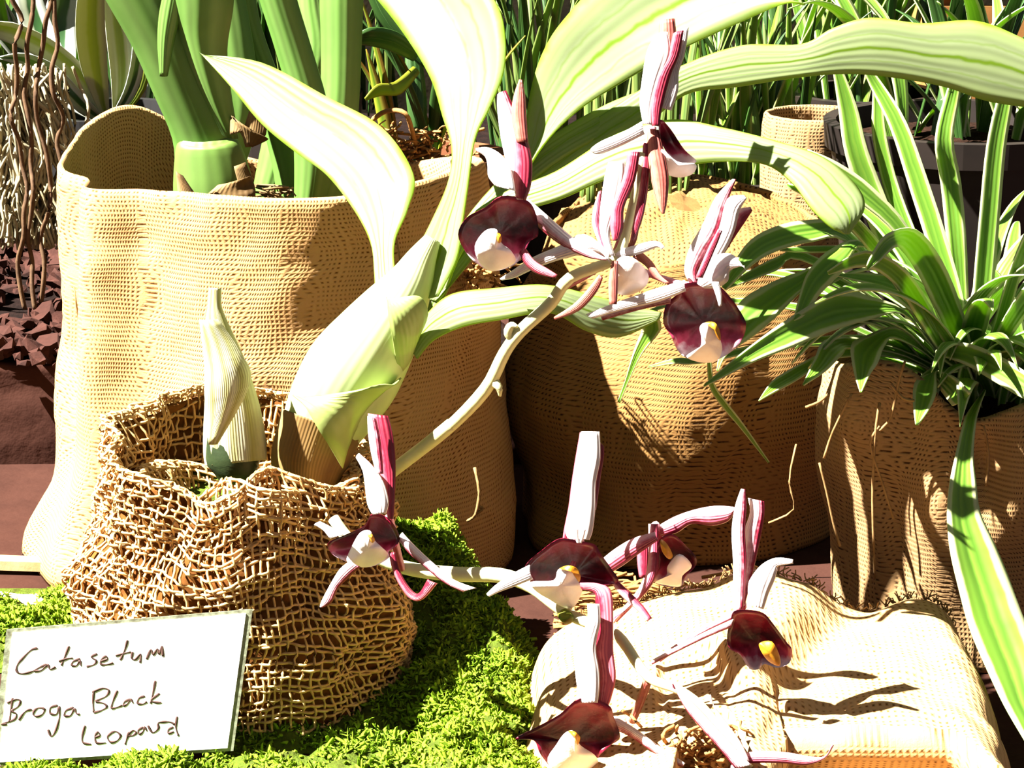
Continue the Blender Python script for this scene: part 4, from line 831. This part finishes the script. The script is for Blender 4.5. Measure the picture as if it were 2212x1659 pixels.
flower(-.115, zB, [((1750, 1340), 8), ((1720, 1400), 8), ((1450, 1540), 6), ((1180, 1720), 6)],
    [(1690, 1392), (1780, 1380), (1890, 1402), (1955, 1470), (2050, 1600), (2088, 1652), (2072, 1742), (1990, 1778), (1900, 1752), (1860, 1788), (1795, 1782), (1735, 1692), (1658, 1642), (1645, 1552), (1668, 1462)],
    None, [(1865, 1610), (1950, 1598), (2002, 1690), (2004, 1765), (1930, 1735), (1880, 1670)],
    [('petal', [((1740, 556), (1765, 558)), ((1698, 680), (1772, 680)), ((1676, 850), (1762, 850)), ((1686, 1050), (1772, 1050)), ((1688, 1250), (1762, 1250)), ((1710, 1385), (1748, 1375))], 'petal_striped', -.002),
     ('petal', [((1788, 618), (1895, 640)), ((1800, 720), (1896, 720)), ((1758, 850), (1876, 850)), ((1750, 1000), (1845, 1000)), ((1738, 1200), (1805, 1180)), ((1745, 1355), (1762, 1345))], 'petal_striped', .001),
     ('column_hood', [((2092, 1038), (2092, 1066)), ((1980, 1026), (1990, 1084)), ((1878, 1076), (1982, 1110)), ((1798, 1180), (1964, 1180)), ((1786, 1262), (1924, 1272)), ((1800, 1335), (1890, 1378))], 'petal_white', -.006),
     ('sepal', [((1685, 1445), (1672, 1500)), ((1500, 1530), (1500, 1572)), ((1300, 1632), (1300, 1668)), ((1130, 1725), (1132, 1755))], 'petal_striped', .001)], cup=0.009)
flower(-.128, zC, [((790, 1000), 9), ((800, 1080), 9), ((870, 1140), 8), ((950, 1150), 7)],
    [(640, 975), (830, 1015), (875, 1110), (915, 1240), (850, 1295), (795, 1345), (745, 1405), (700, 1470), (560, 1560), (470, 1480), (370, 1355), (325, 1262), (200, 1250), (330, 1178), (500, 1085)],
    [(540, 1210), (600, 1200), (640, 1290), (740, 1360), (765, 1425), (700, 1490), (560, 1550), (420, 1412), (480, 1290)], [(560, 1200), (602, 1200), (642, 1240), (625, 1292), (600, 1245)],
    [('petal', [((640, 185), (660, 240)), ((760, 190), (740, 260)), ((850, 250), (745, 330)), ((862, 500), (765, 500)), ((862, 650), (738, 650)), ((880, 830), (765, 800)), ((845, 985), (765, 955)), ((825, 1030), (750, 1030))], 'petal_red', .002, -.002),
     ('petal', [((690, 330), (770, 330)), ((690, 450), (775, 450)), ((640, 560), (750, 570)), ((600, 640), (745, 660)), ((605, 760), (765, 780)), ((622, 900), (768, 900)), ((650, 1005), (755, 1005))], 'petal_white', -.004),
     ('sepal', [((872, 1095), (868, 1185)), ((1005, 1175), (978, 1235)), ((1155, 1285), (1128, 1335)), ((1275, 1365), (1248, 1412)), ((1355, 1418), (1340, 1442))], 'petal_striped', -.002)])
flower(-.152, zC, [((1700, 1440), 10), ((1740, 1500), 10), ((1760, 1560), 9)],
    [(1640, 1470), (1760, 1450), (1860, 1500), (1880, 1600), (1780, 1680), (1660, 1640), (1610, 1550)], None, None,
    [('sepal', [((1240, 875), (1272, 875)), ((1405, 1005), (1358, 1045)), ((1565, 1175), (1488, 1205)), ((1705, 1325), (1600, 1330)), ((1805, 1430), (1700, 1455))], 'petal_striped', .006, .0),
     ('sepal', [((1750, 1345), (1770, 1420)), ((1900, 1335), (1900, 1415)), ((2060, 1345), (2050, 1420)), ((2200, 1370), (2190, 1430)), ((2310, 1370), (2310, 1385)), ((2360, 1290), (2368, 1296))], 'petal_pink', -.004),
     ('petal', [((1500, 960), (1530, 950)), ((1620, 1120), (1590, 1150)), ((1730, 1270), (1690, 1290)), ((1790, 1400), (1750, 1420))], 'petal_white', .004)])

# ================================================================== HANDWRITTEN CARD
c00, c10, c11, c01 = P(-18, 1655, -.076), P(504, 1622, -.072), P(546, 1316, -.066), P(14, 1360, -.070)
_n = (c10-c00).cross(c01-c00).normalized(); _d = ray(546, 1316); c11 = CAM+_d*((c00-CAM).dot(_n)/_d.dot(_n))
card = thing('name_card', (c00+c10)/2, 'white laminated card with three lines of brown handwriting leaning on the hessian wrap', 'sign')
nrm = (c10-c00).cross(c01-c00).normalized()
if nrm.y > 0: nrm = -nrm
def quad(name, q, th, off, mat, parent):
    V = [p+nrm*off for p in q]+[p+nrm*(off-th) for p in q]
    mk(name, V, [(0, 1, 2, 3), (7, 6, 5, 4), (0, 4, 5, 1), (1, 5, 6, 2), (2, 6, 7, 3), (3, 7, 4, 0)], mat, parent, smooth=False)
quad('laminate', (c00, c10, c11, c01), 0.0006, 0.0, 'laminate', card)
ins = lambda a, b, c_, d_, k: (a+(c_-a)*k, b+(d_-b)*k, c_+(a-c_)*k, d_+(b-d_)*k)
quad('paper', ins(c00, c10, c11, c01, 0.026), 0.0004, 0.0004, 'card', card)
def oncard(px, py):
    d_ = ray(px, py); o_ = c00+nrm*0.0005; return CAM+d_*((o_-CAM).dot(nrm)/d_.dot(nrm))
WORDS = [
 [[(255, 790), (215, 800), (160, 850), (120, 900), (112, 945), (145, 965), (200, 955), (235, 942)], [(318, 900), (275, 918), (232, 945), (280, 942), (325, 905), (340, 935), (378, 918)], [(470, 775), (445, 840), (418, 908)], [(400, 880), (460, 862), (495, 857)], [(545, 862), (500, 880), (488, 905), (520, 910), (545, 878), (552, 912)], [(662, 828), (622, 850), (655, 875), (640, 902), (590, 916)], [(690, 880), (732, 865), (720, 845), (690, 870), (690, 900), (730, 902), (772, 890)], [(870, 735), (855, 790), (830, 850), (818, 872)], [(788, 842), (840, 828), (892, 815)], [(905, 815), (898, 860), (925, 866), (960, 830), (955, 888)], [(1000, 866), (1030, 800), (1045, 835), (1075, 795), (1085, 830), (1105, 775), (1112, 846)]],
 [[(85, 1130), (75, 1200), (62, 1295)], [(48, 1165), (110, 1140), (138, 1152), (120, 1190), (78, 1218), (112, 1240), (90, 1280), (8, 1308), (45, 1310)], [(128, 1282), (160, 1235), (190, 1213), (218, 1210)], [(240, 1205), (225, 1240), (250, 1256), (290, 1240), (302, 1205), (262, 1198), (238, 1210)], [(392, 1180), (345, 1195), (343, 1235), (385, 1240), (402, 1190), (405, 1260), (380, 1350), (350, 1392), (328, 1345)], [(502, 1195), (450, 1215), (440, 1250), (480, 1250), (507, 1205), (520, 1235), (543, 1242)], [(640, 1078), (634, 1160), (640, 1228)], [(628, 1092), (700, 1064), (742, 1080), (720, 1120), (652, 1152), (702, 1165), (728, 1190), (690, 1215), (638, 1230)], [(800, 1078), (775, 1140), (760, 1196), (790, 1197), (832, 1180)], [(887, 1138), (850, 1155), (843, 1182), (870, 1170), (890, 1140), (908, 1166)], [(987, 1118), (950, 1130), (938, 1165), (975, 1172), (1002, 1155)], [(1060, 1012), (1045, 1090), (1028, 1168)], [(1088, 1098), (1030, 1145), (1060, 1160), (1102, 1162)]],
 [[(580, 1318), (560, 1400), (570, 1437), (622, 1446)], [(650, 1400), (682, 1385), (665, 1363), (648, 1395), (660, 1437), (722, 1436)], [(770, 1358), (733, 1395), (755, 1432), (800, 1421), (822, 1385), (790, 1358), (765, 1365)], [(880, 1362), (865, 1410), (853, 1447)], [(868, 1388), (905, 1353), (927, 1365), (905, 1387), (878, 1387)], [(977, 1328), (943, 1350), (950, 1376), (975, 1360), (985, 1330), (1002, 1357)], [(1008, 1318), (1040, 1366), (1080, 1340), (1078, 1302), (1112, 1294), (1160, 1294), (1192, 1312)], [(1182, 1328), (1150, 1345), (1150, 1371), (1187, 1360)], [(1207, 1256), (1200, 1330), (1217, 1388)]]]
for wd in WORDS:
    V, F, U = [], [], []
    for s_ in wd:
        pts = [oncard(*zT(p)) for p in s_]; rr = catmull([tuple(p) for p in pts], 5); n_ = len(rr)
        tubemesh(V, F, U, rr, [0.00036*(1.0+0.35*math.sin(i*0.7)) for i in range(n_)], 5)
    o_ = c00+nrm*0.0005; V = [v-nrm*(v-o_).dot(nrm)*0.85 for v in V]
    mk('handwriting', V, F, 'ink', card, U)

# ================================================================== SMALL THINGS ON THE GROUND
a_, b_ = G(-20, 1212, 0.004), G(172, 1219, 0.004)
stick = thing('wooden_stick', (a_+b_)/2*1.0, 'pale flat wooden stick lying on the brown cloth', 'stick')
dx = (b_-a_).normalized(); dn = Vector((-dx.y, dx.x, 0)); V = []
for p in (a_, b_):
    for s_, z in ((-1, -.0025), (1, -.0025), (1, .0015), (-1, .0015)): V.append(p+dn*0.004*s_+Vector((0, 0, z)))
mk('stick_body', V, [(0, 1, 2, 3), (7, 6, 5, 4), (0, 4, 5, 1), (1, 5, 6, 2), (2, 6, 7, 3), (3, 7, 4, 0)], 'pale_wood', stick, smooth=False)
nest('wood_shaving', 105, 1188, 0.135, 60, 30, 5, 'pale_wood', stick, 0.0009, kind=None, dY=0.006)
V, F, U = [], [], []; nx = 24
for j in range(13):
    for i in range(nx+1):
        q = G(-60+165*i/nx-10*j/12, 1262+62*j/12, 0.012); q.z = 0.006+0.006*gs(j/12, 0.4, 0.4)+0.0015*noise.noise(q*120); V.append(q); U.append((q.x, q.y))
n1 = len(V); V += [v+Vector((0, 0, -0.006)) for v in V]; U += U
for j in range(12):
    for i in range(nx): a = j*(nx+1)+i; F += [(a, a+1, a+nx+2, a+nx+1), (n1+a, n1+a+nx+1, n1+a+nx+2, n1+a+1)]
for j in range(12):
    a = j*(nx+1); F += [(a, a+nx+1, n1+a+nx+1, n1+a), (a+nx, n1+a+nx, n1+a+2*nx+1, a+2*nx+1)]
for i in range(nx): a = 12*(nx+1)+i; F += [(i, n1+i, n1+i+1, i+1), (a, a+1, n1+a+1, n1+a)]
o = mk('cloth_scrap', V, F, 'card', None, U, origin=G(0, 1290, 0.0)); o['label'] = 'crumpled white cloth scrap lying in the small moss patch'; o['category'] = 'cloth'

# ================================================================== BACKGROUND PLANTS ON THE BARK BED
def Bz(px, py): return G(px, py, RZ+0.002)
# black pot with white-edged leaves
bp = Vector((P(250, 330, .46).x, .46, RZ))
wv = thing('potted_hosta', bp, 'black plastic pot with broad white-edged leaves behind the tall burlap pot', 'potted plant')
potmesh('pot', bp, 0.030, 0.036, P(200, 262, .424).z-RZ, 'black_plastic', wv); zt = P(200, 262, .424).z
disc('soil', bagfn(bp.x, bp.y, .033, .033, zt-RZ-.012, 0, fold=0, z0=RZ), 1.0, 0.001, 'soil', wv)
for pts in ([(235, 260, .45, 14), (200, 200, .45, 40), (120, 120, .44, 46), (20, 70, .43, 44), (-60, 60, .43, 10)], [(230, 260, .45, 14), (205, 150, .44, 56), (195, 50, .43, 64), (200, -60, .42, 50)],
            [(225, 262, .45, 12), (180, 230, .44, 34), (110, 160, .43, 40), (50, 130, .42, 30), (0, 125, .42, 6)], [(250, 258, .46, 12), (262, 170, .46, 44), (255, 80, .46, 50), (240, -20, .46, 40)],
            [(215, 262, .45, 12), (150, 200, .46, 60), (90, 90, .48, 70), (60, 0, .48, 60), (50, -50, .48, 40)], [(240, 260, .46, 10), (280, 200, .46, 26), (300, 120, .46, 30), (300, 30, .46, 26), (296, -30, .46, 16)],
            [(220, 260, .47, 10), (140, 170, .5, 60), (130, 60, .52, 80), (150, -40, .52, 60)]):
    blade('leaf', pts, random.choice(['white_varieg', 'white_varieg', 'spider_pale']) if pts[1][3] < 60 else 'white_varieg', wv, roll=random.uniform(-.5, .5), arch=0.0, vee=0.12, thick=0.0006)
for k in range(6): blade('leaf', [(255, 262, .47, 10), (265+8*k, 190, .47, 20), (250+14*k, 110, .47, 24), (240+18*k, 30, .48, 20), (235+20*k, -40, .48, 10)], 'yellow_leaf' if k % 2 else 'dark_leaf', wv, arch=0.1)
# hanging pale roots
rt = thing('aerial_roots', Vector((P(60, 480, .38).x, .38, RZ)), 'tangle of pale stringy aerial roots hanging down to the bark', 'roots')
sp = []
for k in range(130):
    x = random.gauss(40, 45); pts = []; Y = random.uniform(.372, .392)
    for i in range(9): pts.append(P(x, 150+i*47+random.uniform(-14, 14), Y+random.gauss(0, .003))); x += random.gauss(2, 17)
    sp.append((pts, random.uniform(.0006, .0011)))
strands('root_strands', sp, 'root', rt, kind='stuff')
for x0, dr in ((55, 6), (112, -2), (84, 10), (30, 4)):
    pts = [P(x0+dr*math.sin(i*0.9)+i*1.5+random.gauss(0, 7), -60+i*52, .362+random.gauss(0, .002)) for i in range(15)]
    tube('brown_root', pts, 0.0012, 'vine', rt, sides=6)
pts = [P(180, 480, .40), P(100, 470, .40), P(30, 480, .41), P(-40, 470, .41)]
tube('brown_root', [G(a, b, RZ+.004) for a, b in ((185, 505), (110, 490), (40, 478), (-40, 470))], 0.002, 'root', rt)
# terracotta pots between the leaves
def bgpot(name, label, px, py_base_Y, r0, r1, h, mat, group=None):
    c_ = Vector((P(px, 300, py_base_Y).x, py_base_Y, RZ)); t_ = thing(name, c_, label, 'potted plant', group)
    potmesh('pot', c_, r0, r1, h, mat, t_); disc('soil', bagfn(c_.x, c_.y, r1-.004, r1-.004, h-.01, 0, fold=0, z0=RZ), 1.0, 0.001, 'soil', t_); return t_, c_+Vector((0, 0, h-.012))
tp, tc = bgpot('potted_bromeliad', 'terracotta pot with yellowing strap leaves behind the tall burlap pot', 925, .40, .030, .038, .078, 'terracotta')
for pts, m_ in (([(900, 150, .38, 20), (860, 190, .36, 30), (820, 195, .35, 26), (790, 215, .345, 6)], 'yellow_leaf'), ([(900, 120, .38, 30), (850, 90, .36, 44), (800, 80, .35, 40), (760, 90, .35, 12)], 'dark_leaf'), ([(930, 150, .4, 14), (840, 50, .4, 30), (800, -30, .4, 30), (780, -80, .4, 20)], 'dark_leaf')):
    blade('leaf', pts, m_, tp, roll=.3, arch=.1)
for k in range(14): arcleaf('leaf', tc+Vector((random.gauss(0, .008), random.gauss(0, .008), 0)), random.uniform(0, 6.28), random.uniform(1.25, 1.5), random.uniform(.06, .11), random.uniform(.006, .011), random.uniform(.2, .8), random.choice(['dark_leaf', 'yellow_leaf', 'dark_leaf']), tp, steps=2, cols=3)
gp, gc = bgpot('potted_sedge', 'brown pot with a tuft of thin upright grassy blades behind the orchid', 1150, .46, .028, .034, .060, 'dark_plastic')
for k in range(60): arcleaf('blade', gc+Vector((random.gauss(0, .010), random.gauss(0, .010), 0)), random.uniform(0, 6.28), random.uniform(1.22, 1.55), random.uniform(.08, .17), random.uniform(.0025, .005), random.uniform(.2, 1.0), random.choice(['grass', 'grass', 'dark_leaf']), gp, steps=2, cols=2)
hp, hc = bgpot('potted_ginger', 'dark pot with many narrow upright green blades beneath the long orchid leaf', 1600, .50, .030, .036, .050, 'dark_plastic')
for k in range(70): arcleaf('blade', hc+Vector((random.gauss(0, .02), random.gauss(0, .01), 0)), random.uniform(0, 6.28), random.uniform(1.22, 1.55), random.uniform(.07, .16), random.uniform(.003, .007), random.uniform(.2, 1.0), random.choice(['grass', 'spider_lime', 'dark_leaf']), hp, steps=2, cols=3)
jp, jc = bgpot('potted_lilyturf', 'large dark plastic pot with cream-edged blades behind the small burlap pot', 2080, .34, .052, .062, .105, 'dark_plastic')
for k in range(34): arcleaf('blade', jc+Vector((random.gauss(0, .018), random.gauss(0, .012), 0)), random.uniform(0, 6.28), random.uniform(1.0, 1.5), random.uniform(.08, .16), random.uniform(.006, .011), random.uniform(.4, 2.0), random.choice(['spider', 'dark_leaf', 'spider']), jp, steps=3, cols=4, arch=0, vee=.1)
kp, kc = bgpot('potted_iris', 'dark pot with stout cream-edged blades crowding the back row', 1860, .62, .034, .040, .075, 'dark_plastic')
for k in range(46): arcleaf('blade', kc+Vector((random.gauss(0, .025), random.gauss(0, .012), 0)), random.uniform(0, 6.28), random.uniform(1.22, 1.55), random.uniform(.08, .17), random.uniform(.006, .012), random.uniform(.2, 1.0), random.choice(['spider', 'dark_leaf', 'spider_lime']), kp, steps=2, cols=3)
lp, lc = bgpot('potted_fern', 'dark pot of slender green blades far behind the thick stalks', 620, .62, .034, .040, .075, 'dark_plastic')
for k in range(46): arcleaf('blade', lc+Vector((random.gauss(0, .03), random.gauss(0, .012), 0)), random.uniform(0, 6.28), random.uniform(1.22, 1.55), random.uniform(.08, .17), random.uniform(.004, .010), random.uniform(.2, 1.0), random.choice(['grass', 'dark_leaf', 'dark_leaf']), lp, steps=2, cols=3)
qp, qc = bgpot('potted_reed', 'dark pot of broad green blades in the back row beside the black pot', 60, .66, .034, .040, .06, 'dark_plastic')
for k in range(40): arcleaf('blade', qc+Vector((random.gauss(0, .03), random.gauss(0, .012), 0)), random.uniform(0, 6.28), random.uniform(1.22, 1.55), random.uniform(.08, .16), random.uniform(.006, .014), random.uniform(.2, 1.0), random.choice(['dark_leaf', 'spider_lime', 'white_varieg']), qp, steps=2, cols=3)
# small burlap pot in the back row
cb = Vector((P(1760, 300, .42).x, .42, RZ)); bb = thing('burlap_pot', cb, 'small shaded burlap-wrapped pot with a gathered rim in the back row', 'pot')
fB = bagfn(cb.x, cb.y, .022, .025, P(1760, 262, .40).z-RZ, .1, fold=.002, seed=4, z0=RZ); bag('burlap_wrap', fB, 'burlap_brown', bb, n=60, m=16, wall=.002, depth=.3); disc('soil', fB, .85, .0026, 'soil', bb)
# wooden crate at the back right
q = P(2170, 60, .70); cw = Vector((q.x+.045, .80, RZ)); crate = thing('wooden_crate', cw, 'orange-brown wooden crate with slatted sides at the back', 'crate')
for k in range(5): box('slat', cw+Vector((0, -.05, .02+.036*k)), .16, .006, .031, 'wood', crate); box('slat', cw+Vector((-.077, 0.003, .02+.036*k)), .006, .096, .031, 'wood', crate)
for a in (-.072, .072): box('post', cw+Vector((a, -.043, .09)), .012, .010, .18, 'wood', crate)
# white blobs added to stand for blown-out sunlight between the blades
for k, (px, py) in enumerate([(1515, 215), (1545, 255), (1580, 262), (1620, 250), (1650, 275), (1560, 225), (1970, 270), (1600, 230), (1530, 275), (1640, 240)]):
    q = G(px, py, RZ+.006); bmv = []; n1, n2 = 10, 6; F = []; rr_ = random.uniform(.004, .008); org = Vector((q.x, q.y, RZ))
    for j in range(n2+1):
        for i in range(n1):
            a, b = 2*math.pi*i/n1, math.pi*j/n2; bmv.append(org+Vector((rr_*1.3*math.cos(a)*math.sin(b), rr_*math.sin(a)*math.sin(b), rr_*.7-rr_*.75*math.cos(b)))+Vector((0, 0, .0008*math.sin(3*a))))
    for j in range(n2):
        for i in range(n1): i2 = (i+1) % n1; F.append((j*n1+i, j*n1+i2, (j+1)*n1+i2, (j+1)*n1+i))
    o = mk('glare_blob', bmv, F, 'glare_blob', None, origin=org); o['label'] = 'smooth white blob added for a sunlit glare spot on the bark among grassy blades'; o['category'] = 'glare_blob'; o['group'] = 'white blobs added for glare on the bark bed'
